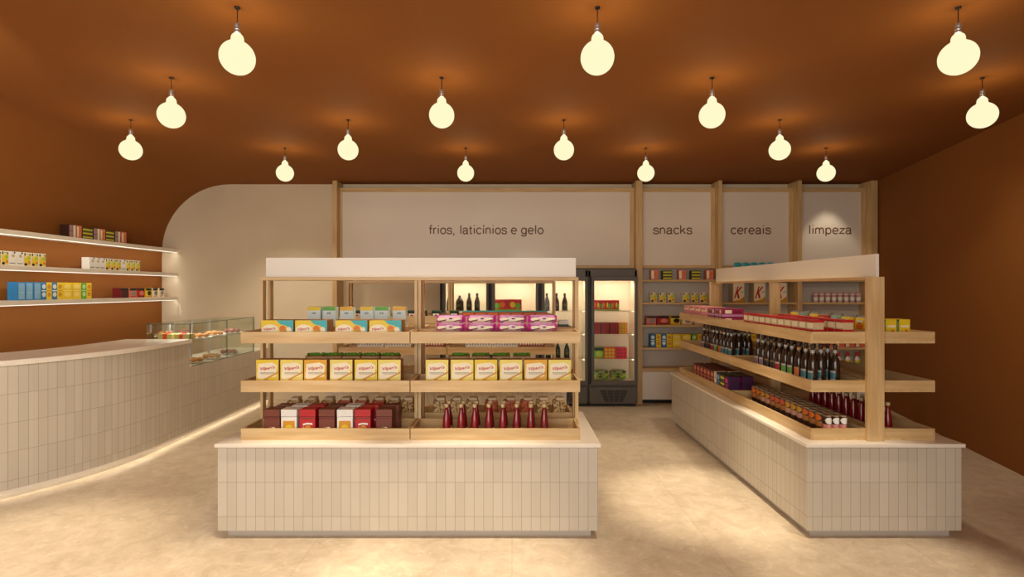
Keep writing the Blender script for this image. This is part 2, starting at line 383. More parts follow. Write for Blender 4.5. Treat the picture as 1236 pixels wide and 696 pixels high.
# the island on the right runs away from the camera
RX0, RX1, RY0, RY1 = 1.83, 2.785, 3.35, 6.19
ISLE_R = island('display_island', 'long tiled product island on the right running back towards the shelves', RX0, RX1, RY0, RY1, 'y', True)
rcx, rcy = (RX0+RX1)/2, (RY0+RY1)/2
for z in (Z1, Z2, Z3):
    for a, c in ((3.42, 4.70), (4.706, 6.10)):
        for q0, q1 in ((1.89, 2.245), (2.325, 2.676)):
            b = MB(); tt = .014; m = WOOD['y']; y0, y1 = a-rcy, c-rcy; x0, x1 = q0-rcx, q1-rcx
            b.box(x0, x1, y0, y1, z, z+TF, m); b.box(x0, x0+tt, y0, y1, z+TF, z+TH, m); b.box(x1-tt, x1, y0, y1, z+TF, z+TH, m)
            b.box(x0+tt, x1-tt, y0, y0+tt, z+TF, z+TH, WOOD['x']); b.box(x0+tt, x1-tt, y1-tt, y1, z+TF, z+TH, WOOD['x'])
            part(b, 'tray', ISLE_R)
for z in (Z1, Z2, Z3):      # the end board closing the gap between both tray rows
    b = MB(); b.box(2.245-rcx, 2.325-rcx, 3.42-rcy, 3.434-rcy, z, z+TH, WOOD['x']); part(b, 'tray_end_board', ISLE_R)
post(ISLE_R, 2.232-rcx, 2.338-rcx, 3.392-rcy, 3.42-rcy, Z1, 1.623)
post(ISLE_R, 2.245-rcx, 2.325-rcx, 4.68-rcy, 4.72-rcy, Z1, 1.605)
post(ISLE_R, 2.232-rcx, 2.338-rcx, 6.10-rcy, 6.128-rcy, Z1, 1.623)
b = MB(); b.box(2.245-rcx, 2.33-rcx, 3.42-rcy, 6.10-rcy, 1.605, 1.623, WOOD['y']); part(b, 'top_beam', ISLE_R)
b = MB(); b.box(2.302-rcx, 2.322-rcx, 3.42-rcy, 6.10-rcy, 1.623, 1.769, LAM, .001); part(b, 'header_board', ISLE_R, 'white header board')

# ------------------------------------------------------------------ service counter on the left
ctr = thing('service_counter', 'long curved tiled service counter with stone top along the left side', 'counter', (-4.2, 5.0, 0))
def off(pts): return [(x+4.2, y-5.0) for x, y in pts]
def cpath(d, ya=5.1):
    pts = []
    for k in range(25):
        a = k/24*R(104)
        pts.append((-5.35+(2.0-d)*math.cos(a), 5.1-(2.0-d)*math.sin(a)))
    return [p for p in pts if p[0] > LEFT+.02]
outer = cpath(0); inner = cpath(.6)
def footprint(d, yend, inn=.62):
    o = [(-3.35-d, yend)]+cpath(d); i = cpath(inn)
    return o+list(reversed(i))+[(-3.35-inn, yend)]
b = MB(); b.prism(off(list(reversed(footprint(0, 5.62)))), .07, .985, SLAB, TILE)
b.prism(off([(-3.97, 5.62), (-3.35, 5.62), (-3.35, BACK-.005), (-3.97, BACK-.005)]), .07, .733, SLAB, TILE)
for f in b.bm.faces:
    for lp in f.loops: lp[b.uv].uv = (lp[b.uv].uv[0], lp[b.uv].uv[1]-.137+.212)
part(b, 'tiled_front', ctr)
b = MB(); b.prism(off(list(reversed(footprint(-.025, 5.62, .66)))), .985, 1.024, SLAB, bevel=.004); part(b, 'worktop', ctr, 'pale stone worktop')
b = MB(); b.prism(off(list(reversed(footprint(.045, 5.62)))), 0, .07, PLINTH)
b.prism(off([(-3.97, 5.62), (-3.395, 5.62), (-3.395, BACK-.005), (-3.97, BACK-.005)]), 0, .07, PLINTH); part(b, 'plinth', ctr)
b = MB()
pp = [(-3.362, BACK-.02), (-3.362, 5.1)]+cpath(.012)[1:]
for d0, z0, z1 in ((0, .045, .07),):
    q = [(-3.35, BACK-.02), (-3.35, 5.1)]+cpath(0)[1:]
    for (a, c), (e, f) in zip(zip(pp, q), list(zip(pp, q))[1:]):
        b.prism(off([a, c, f, e]), .045, .07, SLAB)
part(b, 'base_trim', ctr, 'white base trim')
b = MB(); q = [(-3.385, BACK-.03), (-3.385, 5.1)]+cpath(.035)[1:]; q2 = [(-3.372, BACK-.03), (-3.372, 5.1)]+cpath(.022)[1:]
for (a, c), (e, f) in zip(zip(q, q2), list(zip(q, q2))[1:]): b.prism(off([a, c, f, e]), .058, .068, LED)
part(b, 'led_strip', ctr, 'warm glowing strip light under the counter')
area(-3.37, 6.3, .056, .02, 2.4, .75, (0, R(-25), 0), WARM, 'counter_strip_light')
cc = cpath(.03)
for k in range(0, 22, 2):       # the same strip following the curve
    (ax, ay), (bx, by) = cc[k], cc[min(k+2, len(cc)-1)]
    if ay < 3.3: break
    area((ax+bx)/2, (ay+by)/2, .056, .02, math.hypot(bx-ax, by-ay), .10, (0, R(-25), math.atan2(by-ay, bx-ax)+R(90)), WARM, 'counter_strip_light')

# glass display case
case = thing('display_case', 'glass pastry display case set into the far end of the counter', 'display case', (-3.6, 6.3, .733))
def cb(b, x0, x1, y0, y1, z0, z1, m, **k): b.box(x0+3.6, x1+3.6, y0-6.3, y1-6.3, z0-.733, z1-.733, m, **k)
CT = 1.175; GX = -3.352
def pane(x0, x1, y0, y1, z0, z1):
    b = MB(); cb(b, x0, x1, y0, y1, z0, z1, GLASS)
    return b
b = pane(GX-.006, GX, 5.66, 6.355, .735, CT); part(b, 'glass_front', case)
b = pane(GX-.006, GX, 6.365, 7.02, .735, CT); part(b, 'glass_front', case)
b = pane(-3.80, GX-.007, 5.63, 5.636, 1.026, CT); part(b, 'glass_side', case)
b = pane(-3.80, GX-.007, 7.014, 7.02, .735, CT); part(b, 'glass_side', case)
b = pane(-3.806, -3.80, 5.63, 7.02, 1.026, CT); part(b, 'glass_back', case)
b = pane(-3.806, GX, 5.63, 7.02, CT, CT+.006); part(b, 'glass_top', case)
b = pane(-3.78, GX-.02, 5.7, 6.98, .985, .991); part(b, 'glass_shelf', case)
b = MB(); e = .004
for y in (5.63, 6.36, 7.02): cb(b, GX-e, GX+e/2, y-e, y+e, (1.026 if y < 5.7 else .735), CT+.006, GEDGE)
cb(b, GX-e, GX+e/2, 5.63, 7.02, CT+.001, CT+.007, GEDGE); cb(b, GX-e, GX+e/2, 5.66, 7.02, .734, .739, GEDGE)
cb(b, -3.806, GX, 5.628, 5.634, CT+.001, CT+.007, GEDGE)
part(b, 'edge_seam', case, 'dark green glass edges')
b = MB()
for y in (5.85, 6.25, 6.62): cb(b, -3.72, -3.70, y-.01, y+.01, .735, CT-.002, CHROME)
part(b, 'shelf_support', case, 'steel shelf supports')

area(-3.58, 6.3, CT-.006, .2, 1.2, 3.5, (0, 0, 0), (1, .97, .88), 'case_light')
# ------------------------------------------------------------------ wall shelves on the left
SHX = -4.655
for z, lab in ((2.052, 'highest'), (1.722, 'middle'), (1.392, 'lowest')):
    t = thing('wall_shelf', f'{lab} of the three long white lit shelves on the terracotta wall', 'shelf', (-4.76, 4.0, z))
    b = MB(); b.box(LEFT+.001+4.76, SHX+4.76, FRONT+1-4, BACK-.002-4, 0, .044, SLAB, .002); part(b, 'shelf_board', t)
    b = MB(); b.box(SHX-.022+4.76, SHX-.004+4.76, FRONT+1-4, BACK-.01-4, -.006, 0, LED); part(b, 'led_strip', t, 'thin warm strip light')
    area(SHX-.013, 4.8, z-.008, .016, 5.4, 4.6, (0, R(38), 0), (1, .94, .82), 'shelf_strip_light')

# ------------------------------------------------------------------ pendant bulbs
GS = 1.86
def make_bulb():
    root = bpy.data.objects.new('pendant_bulb', None)
    b = MB(); r = .0865; prof = [(.001, -r)]
    for k in range(1, 19):
        a = -math.pi/2+k/20*math.pi; prof.append((r*math.cos(a), r*math.sin(a)))
    prof = [p for p in prof if not (p[1] > 0 and p[0] < .042)]
    prof += [(.035, .080), (.031, .089), (.031, .100), (.027, .112), (.020, .120), (.0135, .125)]
    b.lathe(prof, BULB, seg=32); g = b.build('bulb_glass', root)
    b = MB(); b.lathe([(.0135, .124), (.0165, .127), (.0165, .135), (.014, .138), (.0165, .141), (.0165, .149), (.014, .152), (.0155, .156), (.0155, .170), (.011, .178), (.004, .182)], CHROME, seg=20)
    sk = b.build('socket', root)
    b = MB(); b.lathe([(.003, .182), (.0022, .19), (.0022, TOP-2.741-.006)], BLACK, seg=8); cdn = b.build('cord', root)
    b = MB(); b.lathe([(.012, TOP-2.741-.008), (.014, TOP-2.741-.005), (.014, TOP-2.741)], BLACK, seg=16); cp = b.build('ceiling_cap', root)
    for o in (g, sk, cdn, cp): pass
    return root
PRODUCT = {'bulb': make_bulb}
rows = [(1.5, (-.762, .237, 1.238), 'nearest row'), (2.0, (-1.26, -.26, .74, 1.74), 'second row'),
        (2.5, (-1.763, -.758, .24, 1.238), 'third row'), (3.0, (-1.26, -.257, .743, 1.743), 'farthest row')]
for k, xs, rn in rows:
    for i, xx in enumerate(xs):
        put('bulb', f'glowing globe bulb on a short cord, {ORD[i]} from the left in the {rn}', 'pendant light', xx*GS, k*GS, 2.741, 0, 'pendant globe bulbs')
        l = bpy.data.lights.new('bulb_light', 'POINT'); l.energy = 3.2; l.color = (1, .76, .42); l.shadow_soft_size = .06
        o = bpy.data.objects.new('bulb_light', l); link(o); o.location = (xx*GS, k*GS, 2.741)

# ------------------------------------------------------------------ wall joinery: posts, signs, shelves
PY = 7.25
for i, (x0, x1, lab) in enumerate(((-2.41, -2.35, 'oak post at the left end of the long white sign'), (1.665, 1.75, 'oak post between the fridges and the snack shelves'),
                       (2.77, 2.82, 'oak post between the snack and cereal shelves'), (3.835, 3.89, 'oak post between the cereal and cleaning shelves'),
                       (4.822, 4.905, 'oak post at the right end of the shelves by the terracotta wall'))):
    b = MB(); b.box(x0, x1, PY, BACK-.003, 0, TOP-.002, WOOD['z'], .002); o = link(b.build('wall_post'))
    o['label'] = lab; o['category'] = 'post'; o['group'] = 'oak wall posts'
def sign(x0, x1, word, px0, px1, label, z0=1.826, z1=2.92):
    yf = 7.37; fr = .055
    t = thing('wall_sign', label, 'sign', ((x0+x1)/2, yf, z0), 0, 'department signs')
    cx = (x0+x1)/2; x0 -= cx; x1 -= cx; h = z1-z0
    b = MB(); m = WOOD['x']
    b.box(x0, x1, 0, .15, 0, fr*.75, m); b.box(x0, x1, 0, .15, h-fr, h, m)
    b.box(x0, x0+fr*.6, 0, .15, fr*.75, h-fr, WOOD['z']); b.box(x1-fr, x1, 0, .15, fr*.75, h-fr, WOOD['z']); part(b, 'wooden_frame', t)
    b = MB(); b.box(x0+fr*.6, x1-fr, .012, .03, fr*.75, h-fr, PANEL); part(b, 'sign_panel', t)
    yy = yf+.011
    a, c = X(px0, yy), X(px1, yy)
    b = MB(); stroke_word(b, word, (a+c)/2-cx, EYE+(348-282)*yy/F-z0, c-a, 7.3*yy/F, LETTER, .0112, .2)
    part(b, 'lettering', t, 'brown lettering', fix=False)
sign(-2.348, 1.663, 'frios, laticínios e gelo', 518, 656, 'long cream sign above the fridges reading frios, laticínios e gelo')
sign(1.752, 2.768, 'snacks', 788.5, 835.5, 'cream sign reading snacks')
sign(2.822, 3.833, 'cereais', 882, 930.5, 'cream sign reading cereais between two oak posts')
sign(3.892, 4.82, 'limpeza', 976, 1028, 'cream sign reading limpeza beside the terracotta wall')
SHZ = (1.669, 1.363, 1.060, .755)      # tops of the shelf boards
for x0, x1, lab in ((1.752, 2.768, 'oak shelf bay with white cabinet below the snacks sign'), (2.822, 3.833, 'oak shelf bay below the cereais sign behind the right island'),
                    (3.892, 4.82, 'oak shelf bay below the limpeza sign at the right end')):
    cx = (x0+x1)/2; t = thing('shelf_bay', lab, 'shelf unit', (cx, 7.4, 0), 0, 'wall shelf bays'); a, c = x0-cx, x1-cx
    for z in SHZ:
        b = MB(); b.box(a, c, 7.272-7.4, BACK-.016-7.4, z-.028, z, WOOD['x'], .0015); part(b, 'shelf_board', t)
    b = MB(); b.box(a, c, BACK-.015-7.4, BACK-.003-7.4, .476, 1.826, GREYB); part(b, 'back_panel', t, 'grey back panel')
    b = MB(); b.box(a, c, 7.272-7.4, BACK-.016-7.4, .436, .476, WOOD['x'], .0015); part(b, 'cabinet_top', t)
    b = MB(); b.box(a, c, 7.30-7.4, BACK-.016-7.4, .05, .436, CABW); b.box(a, c, 7.33-7.4, BACK-.016-7.4, 0, .05, BLACK); part(b, 'cabinet', t, 'white cabinet')
    b = MB(); b.box(a+.004, c-.004, 7.28-7.4, 7.30-7.4, .054, .43, CABW, .002); part(b, 'cabinet_door', t, 'white cabinet door')

# ------------------------------------------------------------------ fridges
FW = .652; FY = 7.10; FT = 1.806; FX1 = 1.655
SHF = (1.252, .943, .612, .325)
def fridge(i):
    x1 = FX1-(3-i)*FW; x0 = x1-FW+.004; cx = (x0+x1)/2
    lab = ['glass door fridge holding wine bottles, leftmost of the four fridges', 'glass door fridge with one wide red box, second of the four fridges',
           'glass door fridge with beer bottles, third of the four fridges', 'glass door fridge filled with packs, rightmost beside the snack shelves'][i]
    t = thing('display_fridge', lab, 'fridge', (cx, FY, 0), 0, 'dark glass door fridges'); h = (x1-x0)/2; D = .42
    b = MB(); T = .03
    b.box(-h, -h+T, .05, D, .30, FT-.02, DARK); b.box(h-T, h, .05, D, .30, FT-.02, DARK)
    b.box(-h, h, .05, D, FT-.13, FT, DARK, .004); b.box(-h, h, .03, D, .05, .30, DARK, .006); b.box(-h+T, h-T, D-.02, D, .30, FT-.13, DARK)
    b.box(-h+.02, h-.02, .06, D-.02, 0, .05, BLACK); part(b, 'cabinet', t)
    b = MB()
    b.box(-h+T, -h+T+.008, .055, D-.02, .30, FT-.13, LINER); b.box(h-T-.008, h-T, .055, D-.02, .30, FT-.13, LINER)
    b.box(-h+T+.008, h-T-.008, D-.03, D-.02, .30, FT-.13, LINER); b.box(-h+T+.008, h-T-.008, .055, D-.03, .30, .31, LINER); b.box(-h+T+.008, h-T-.008, .055, D-.03, FT-.14, FT-.13, LINER)
    part(b, 'liner', t, 'cream lit interior')
    for z in SHF[:3]:
        b = MB(); b.box(-h+.042, h-.042, .075, D-.035, z-.008, z, FGLASS); b.box(-h+.042, h-.042, .068, .075, z-.012, z+.003, LINER, .001); part(b, 'shelf', t)
    b = MB(); o = .055; y0, y1 = 0, .045
    b.box(-h+.004, -h+o+.02, y0, y1, .285, FT-.10, DARK, .003); b.box(h-o+.016, h-.004, y0, y1, .285, FT-.10, DARK, .003)
    b.box(-h+o+.02, h-o+.016, y0, y1, FT-.155, FT-.10, DARK, .003); b.box(-h+o+.02, h-o+.016, y0, y1, .285, .335, DARK, .003)
    d = part(b, 'door', t)
    b = MB(); b.box(-h+o+.02, h-o+.016, .02, .026, .335, FT-.155, FGLASS); g = part(b, 'door_glass', d)
    b = MB(); b.tube([(-h+.02, -.002, .31), (-h+.02, -.03, .33), (-h+.02, -.03, FT-.12), (-h+.02, -.002, FT-.10)], .012, BLACK); part(b, 'handle', d, 'long black bar handle')
    b = MB(); b.box(-h+.01, h-.01, -.005, .03, .035, .255, DARK, .012)
    for r in range(6):
        w_ = .185-.012*r
        for s_ in range(4):
            xa = -w_+.01+s_*(2*w_/4); b.box(xa, xa+2*w_/4-.01, -.0075, -.004, .205-.026*r-.009, .205-.026*r+.007, BLACK)
    part(b, 'vent_grille', t, 'vent grille with black slots')
    b = MB(); b.box(-h+.05, h-.05, .06, .085, FT-.152, FT-.14, LED); part(b, 'light_strip', t, 'glowing light strip')
    for sg in (-1, 1):
        area(cx+sg*(h-.05), FY+.063, .95, .01, 1.2, .16, (R(90), 0, R(sg*38)), (1, .88, .68), 'fridge_light_or_fill')  # added side fill for the lower shelves, with no strip of its own
    area(cx, FY+.13, FT-.155, .5, .06, 1.3, (R(14), 0, 0), (1, .88, .68), 'fridge_light_or_fill')
for i in range(4): fridge(i)

# ------------------------------------------------------------------ products
def C(name, *c, rough=.45): return mat(name, c, rough)
YEL = C('print_yellow', 238, 206, 40); GOLD = C('print_gold', 214, 150, 28); CREAM = C('print_cream', 250, 238, 205); WHITE = C('print_white', 240, 238, 232)
RED = C('print_red', 190, 24, 30); DRED = C('print_dark_red', 110, 16, 22); ORG = C('print_orange', 228, 116, 30); BRN = C('print_brown', 120, 56, 34); DBRN = C('print_dark_brown', 60, 32, 22)
TEAL = C('print_teal', 60, 178, 184); BLUE = C('print_blue', 40, 120, 176); PBLUE = C('print_pale_blue', 130, 182, 216); PURP = C('print_purple', 70, 32, 70)
GRN = C('print_green', 104, 176, 50); DGRN = C('print_dark_green', 40, 84, 48); OLIVE = C('print_olive', 84, 84, 28); BLK = C('print_black', 26, 22, 22); GREY = C('print_grey', 150, 144, 138)
PINK = C('print_pink', 224, 128, 150); MAG = C('print_magenta', 214, 40, 146); SALM = C('print_salmon', 226, 130, 108); KRAFT = C('print_kraft', 176, 124, 66)
LIME = C('print_lime', 176, 204, 60); SCRIPT = C('print_script', 196, 30, 52); ICE = C('print_ice', 222, 238, 236); TAN = C('print_tan', 206, 182, 140)
DGL = mat('dark_bottle_glass', (50, 32, 20), .12, coat=.3); KET = mat('ketchup_red', (128, 14, 22), .22, coat=.4); GGL = mat('green_bottle_glass', (28, 40, 16), .12)
NUTS = varied('mixed_nuts', (120, 76, 34), (232, 196, 130), 60, .5, detail=2, lo=.4, hi=.6)
REDN = varied('red_snack_mix', (150, 50, 20), (220, 120, 60), 60, .5, detail=2, lo=.4, hi=.6)
PAST = varied('baked_crust', (176, 92, 30), (226, 160, 70), 40, .55, lo=.4, hi=.6)
def cereal(shade):
    def f():
        b = MB(); w_, h = .146, .186
        front = [YEL, C('print_pale_yellow', 240, 220, 104), C('print_deep_yellow', 232, 172, 30)][shade]
        b.box(-w_/2, w_/2, 0, .085, 0, h, KRAFT, .0015); b.rect(-w_/2+.001, w_/2-.001, .001, h-.001, front)
        b.face([(-.066, .07), (-.05, .062), (.055, .078), (.062, .15), (.03, .168), (-.058, .158)], CREAM, -.0009)
        b.text("Vilpari's", 0, .13, .098, .026, SCRIPT, -.0013, .2, .12, .025)
        b.rect(-.046, .046, .098, .1035, GREY, -.0013); b.rect(-.04, .03, .09, .093, TAN, -.0013)
        b.face([(-.072, .004), (-.02, .004), (-.012, .03), (-.05, .05), (-.072, .045)], ORG, -.0009)
        b.face([(-.012, .055), (.071, .10), (.071, .112), (-.02, .062)], GOLD, -.0011); b.disc(-.008, .05, .016, .015, GOLD, -.0011)
        for k in range(4): b.disc(.012+.016*k, .016+.006*(k % 2), .008, .009, OLIVE if k % 2 else BLK, -.0011, 8)
        return b.build('cereal_box', fix=False)
    return f
def snack_box():
    b = MB(); w_, h = .207, .131; b.box(-w_/2, w_/2, 0, .12, 0, h, KRAFT, .0015)
    b.rect(-w_/2+.001, w_/2-.001, .001, h-.001, YEL); b.face([(.0, .001), (.1025, .001), (.1025, h-.001), (-.005, h-.001), (.02, .105), (.06, .095), (.085, .06), (.05, .025)], TEAL, -.0009)
    b.disc(-.045, .07, .055, .034, CREAM, -.0011); b.text("Vilpari's", -.05, .074, .078, .022, SCRIPT, -.0014, .2, .1, .025)
    b.disc(.035, .078, .021, .019, ORG, -.0012); b.disc(.042, .058, .024, .016, GOLD, -.0013); b.disc(.075, .068, .017, .02, CREAM, -.0013); b.disc(.082, .05, .012, .012, TAN, -.0014)
    return b.build('snack_box', fix=False)
def capped_carton(top):
    def f():
        b = MB(); w_, h = .093, .203; b.box(-w_/2, w_/2, 0, .07, 0, h, ICE, .0015)
        b.rect(-w_/2, w_/2, h-.027, h-.0005, top, -.0008); b.poly([(-w_/2, 0, h+.0004), (w_/2, 0, h+.0004), (w_/2, .07, h+.0004), (-w_/2, .07, h+.0004)], top)
        b.text('ab', 0, h-.044, .03, .014, DGRN, -.0012, .1, 0, .02); b.disc(0, .09, .03, .026, WHITE, -.001); b.rect(-.03, .03, .055, .06, LIME, -.001)
        return b.build('tall_carton', fix=False)
    return f
def tea_box(kind):
    def f():
        w_, h = .1, .172; side = {'brown': BRN, 'white': WHITE, 'red': RED}[kind]
        o = bpy.data.objects.new('tin_box', None)
        b = MB(); b.box(-w_/2, w_/2, 0, .09, 0, h-.047, side, .002)
        if kind == 'white':
            b.rect(-.038, .038, .01, .1, GOLD, -.001); b.disc(.0, .05, .026, .025, YEL, -.0014)
        elif kind == 'red':
            b.rect(-w_/2+.002, w_/2-.002, .112, .12, BRN, -.001)
            b.face([(-.028, .082), (0, .088), (.032, .086), (.034, .074), (0, .078), (-.028, .07)], WHITE, -.0014); b.disc(.004, .05, .02, .024, GOLD, -.0012); b.disc(-.025, .05, .008, .016, SALM, -.0012)
        else:
            b.rect(-w_/2+.002, w_/2-.002, .112, .12, DRED, -.001); b.face([(-.02, .02), (.03, .02), (.022, .05), (.0, .064), (-.016, .06)], KRAFT, -.0012); b.disc(.012, .055, .01, .007, CREAM, -.0014)
        p = b.build('body', o, fix=False)
        b = MB(); b.box(-w_/2-.001, w_/2+.001, -.001, .091, h-.045, h, side, .002); b.build('lid', o); return o
    return f
def ketchup(banded):
    def f():
        b = MB(); b.lathe([(.024, 0), (.026, .004), (.0265, .05), (.024, .1), (.017, .14), (.0115, .165), (.011, .18), (.0125, .182), (.0125, .186), (.010, .188)], KET, seg=18)
        o = b.build('sauce_bottle')
        b = MB(); b.lathe([(.0135, .185), (.0135, .203), (.0115, .207)], TAN, seg=16); b.build('cap', o)
        b = MB()
        if banded: b.lathe([(.0272, .018), (.0272, .05)], TAN, seg=18, cap=False)
        else: b.lathe([(.0272, .03), (.0272, .036)], WHITE, seg=18, cap=False); b.disc(0, .062, .011, .02, DRED, -.0272)
        b.build('label', o); return o
    return f
def nut_tub(kind):
    def f():
        m = NUTS if kind < 2 else REDN; o = bpy.data.objects.new('snack_tub', None)
        b = MB(); b.box(-.047, .047, 0, .09, .03, .142, m, .02); b.build('contents', o)
        b = MB(); b.box(-.047, .047, 0, .09, 0, .038, BLK, .006); b.face([(-.03, .036), (.03, .036), (.022, .052), (0, .058), (-.022, .052)], WHITE, -.002); b.build('tray_base', o)
        b = MB(); b.box(-.022, .04, .012, .085, .134, .160, C('lid_beige', 224, 200, 160) if kind != 0 else C('lid_clear_grey', 214, 194, 156), .008); b.build('lid', o); return o
    return f
def pillow_pack(c1, c2, arcs, w_=.192, h=.08, d=.2):
    def f():
        b = MB(); n, k = 10, 6
        def pt(i, j, s_):
            u = i/n*2-1; v = j/k*2-1; e = (max(0, 1-abs(u)**4)*max(0, 1-v*v))**.5
            return (u*w_/2, d/2-s_*e*d/2, h/2+v*h/2*(.86+.14*(1-u*u)))
        for s_ in (1, -1):
            g = [[b.bm.verts.new(pt(i, j, s_)) for i in range(n+1)] for j in range(k+1)]
            for j in range(k):
                for i in range(n):
                    fc = b.bm.faces.new([g[j][i], g[j][i+1], g[j+1][i+1], g[j+1][i]]); fc.smooth = True
                    u = (i+.5)/n*2-1; v = (j+.5)/k*2-1
                    if abs(u) > .8: m = c2
                    elif arcs and abs(u)**2*1.6+(v+1)**2*.35 < .62: m = CREAM
                    elif arcs and abs(u)**2*1.6+(v+1)**2*.35 < .85: m = DRED
                    else: m = c1
                    fc.material_index = b.mi(m)
        bmesh.ops.remove_doubles(b.bm, verts=b.bm.verts[:], dist=1e-5)
        if arcs:
            for q in (-1, 1):
                b.disc(q*.048, .03, .032, .012, CREAM, -.001); b.face([(q*.048-.032, .018), (q*.048+.03, .03), (q*.048+.026, .021), (q*.048-.01, .014)], DRED, -.002)
            b.disc(0, .036, .03, .012, C('print_pale_pink', 244, 214, 216), -.0015); b.disc(.008, .034, .012, .005, DRED, -.0025)
        else:
            b.rect(-w_/2+.02, w_/2-.02, .02, .034, DRED, -.003); b.rect(-w_/2+.03, w_/2-.03, .045, .06, CREAM, -.003)
        return b.build('biscuit_pack', fix=False)
    return f
def green_top_box():
    b = MB(); b.box(-.063, .063, 0, .1, 0, .15, TAN, .003); b.rect(-.05, .05, .02, .12, CREAM)
    o = b.build('lidded_box', fix=False)
    b = MB(); b.box(-.064, .064, -.001, .101, .15, .158, KRAFT, .002)
    for k in range(9): b.blob(-.054+k*.0135, .045+random.uniform(-.02, .02), .166, .011, .03, .012, GRN, 1, .2)
    b.build('leafy_top', o); return o
def small_jar_box():
    o = bpy.data.objects.new('preserve_jar', None)
    b = MB(); b.box(-.042, .042, 0, .075, 0, .1, BLK, .006); b.build('body', o)
    b = MB(); b.rect(-.032, .032, .03, .085, WHITE, -.001); b.disc(0, .056, .018, .018, RED, -.0015); b.build('label', o, fix=False)
    b = MB(); b.box(-.044, .044, -.002, .077, .1, .115, DGRN, .003); b.build('lid', o); return o
def sauce_pack():
    o = bpy.data.objects.new('ready_meal_pack', None)
    b = MB(); b.box(-.06, .06, 0, .09, 0, .1, C('print_rust', 186, 84, 40), .004); b.rect(-.05, .05, .02, .09, ORG, -.001); b.disc(0, .05, .03, .022, DRED, -.0015); b.build('body', o, fix=False)
    b = MB(); b.box(-.062, .062, -.002, .092, .1, .11, TEAL, .002); b.build('lid', o); return o
def white_pack(c, c2):
    def f():
        b = MB(); b.box(-.13, .13, 0, .09, 0, .12, c, .008)
        for k in range(9): b.rect(-.12+k*.027, -.106+k*.027, .078, .1, c2, -.001)
        b.rect(-.1, .1, .02, .06, c2, -.001); return b.build('wafer_pack', fix=False)
    return f
def striped_pack():
    b = MB(); z = 0
    for c, h in ((DGRN, .018), (WHITE, .02), (RED, .012), (BLK, .014), (DGRN, .012), (WHITE, .026)):
        b.box(-.038+z*.05, .038-z*.05, 0, .12, z, z+h, c); z += h
    return b.build('frozen_carton')
# small cartons shared by the wall shelves
def carton(w_, h, d, base, deco, name='carton'):
    def f():
        b = MB(); b.box(-w_/2, w_/2, 0, d, 0, h, base, .0015); deco(b, w_, h); return b.build(name, fix=False)
    return f
def d_fruit(b, w, h):
    b.rect(-w*.48, w*.48, h*.02, h*.98, C('print_straw', 236, 214, 130)); b.rect(-w*.48, w*.48, h*.8, h*.98, CREAM, -.0008)
    b.disc(-w*.1, h*.42, w*.36, h*.2, YEL, -.0010); b.disc(w*.22, h*.6, w*.24, h*.14, LIME, -.0012); b.disc(w*.25, h*.26, w*.2, h*.12, GOLD, -.0012); b.disc(-w*.22, h*.13, w*.22, h*.1, BLK, -.0012)
    b.rect(-w*.1, w*.3, h*.86, h*.92, GREY, -.001); b.disc(-w*.33, h*.86, w*.13, h*.1, DGRN, -.0012); b.disc(w*.36, h*.84, w*.1, h*.08, OLIVE, -.0012)
def d_blank(b, w, h):
    b.rect(-w*.4, w*.4, h*.12, h*.2, GREY); b.disc(w*.1, h*.7, w*.25, h*.12, TAN); b.disc(w*.3, h*.92, w*.13, h*.07, BLK)
def d_discs(c):
    def g(b, w, h):
        b.disc(0, h*.76, w*.36, h*.14, c); b.disc(0, h*.3, w*.36, h*.14, c); b.rect(-w*.45, w*.45, h*.49, h*.55, c)
    return g
def d_pale(b, w, h): b.rect(-w*.4, w*.42, h*.06, h*.94, PBLUE); b.rect(-w*.3, w*.3, h*.4, h*.44, C('print_sky', 160, 204, 230), -.001)
def d_top(c, emb):
    def g(b, w, h):
        b.rect(-w*.48, w*.48, h*.74, h*.99, BLK); b.disc(w*.1, h*.45, w*.32, h*.25, emb, -.001); b.rect(-w*.4, w*.4, h*.08, h*.16, c, -.001)
    return g
def d_stripes(b, w, h):
    for k in range(3): b.rect(-w*.48, w*.48, h*(.1+.33*k), h*(.22+.33*k), C('print_acid_yellow', 226, 214, 70))
def d_orange(b, w, h): b.rect(-w*.1, w*.46, h*.03, h*.97, SALM); b.disc(w*.18, h*.6, w*.2, h*.2, ORG, -.001); b.rect(-w*.45, -w*.12, h*.1, h*.9, CREAM)
def d_blocks(b, w, h):
    b.rect(-w*.48, w*.05, h*.52, h*.97, C('print_mauve', 176, 140, 150)); b.rect(-w*.48, w*.05, h*.04, h*.48, C('print_mauve', 176, 140, 150)); b.rect(w*.1, w*.47, h*.03, h*.97, CREAM)
def d_wide(b, w, h):
    b.rect(-w*.49, w*.49, h*.6, h*.98, RED)
    for k in range(5): b.disc(-w*.36+k*w*.18, h*.45+h*.1*(k % 2), w*.1, h*.26, (GRN, ORG, RED, YEL, GRN)[k], -.001)
    b.rect(-w*.49, w*.49, h*.02, h*.14, GRN, -.0012)
def d_grid(c):
    def g(b, w, h):
        for i in range(3):
            for j in range(3): b.disc(-w*.3+i*w*.3, h*.2+j*h*.3, w*.11, h*.11, c)
    return g
def d_band(c, c2):
    def g(b, w, h):
        b.rect(-w*.5, w*.5, h*.04, h*.3, c); b.rect(-w*.4, w*.2, h*.42, h*.6, c2, -.001); b.disc(w*.3, h*.62, w*.12, h*.26, CREAM, -.001); b.rect(-w*.45, w*.1, h*.78, h*.88, c, -.001)
        e = w/2+.0006
        for y0, y1, z0, z1, m in ((.004, .196, .04, .3, c), (.03, .09, .42, .85, CREAM), (.11, .18, .5, .7, c2)): b.poly([(e, y0, z0*h), (e, y1, z0*h), (e, y1, z1*h), (e, y0, z1*h)], m)
    return g
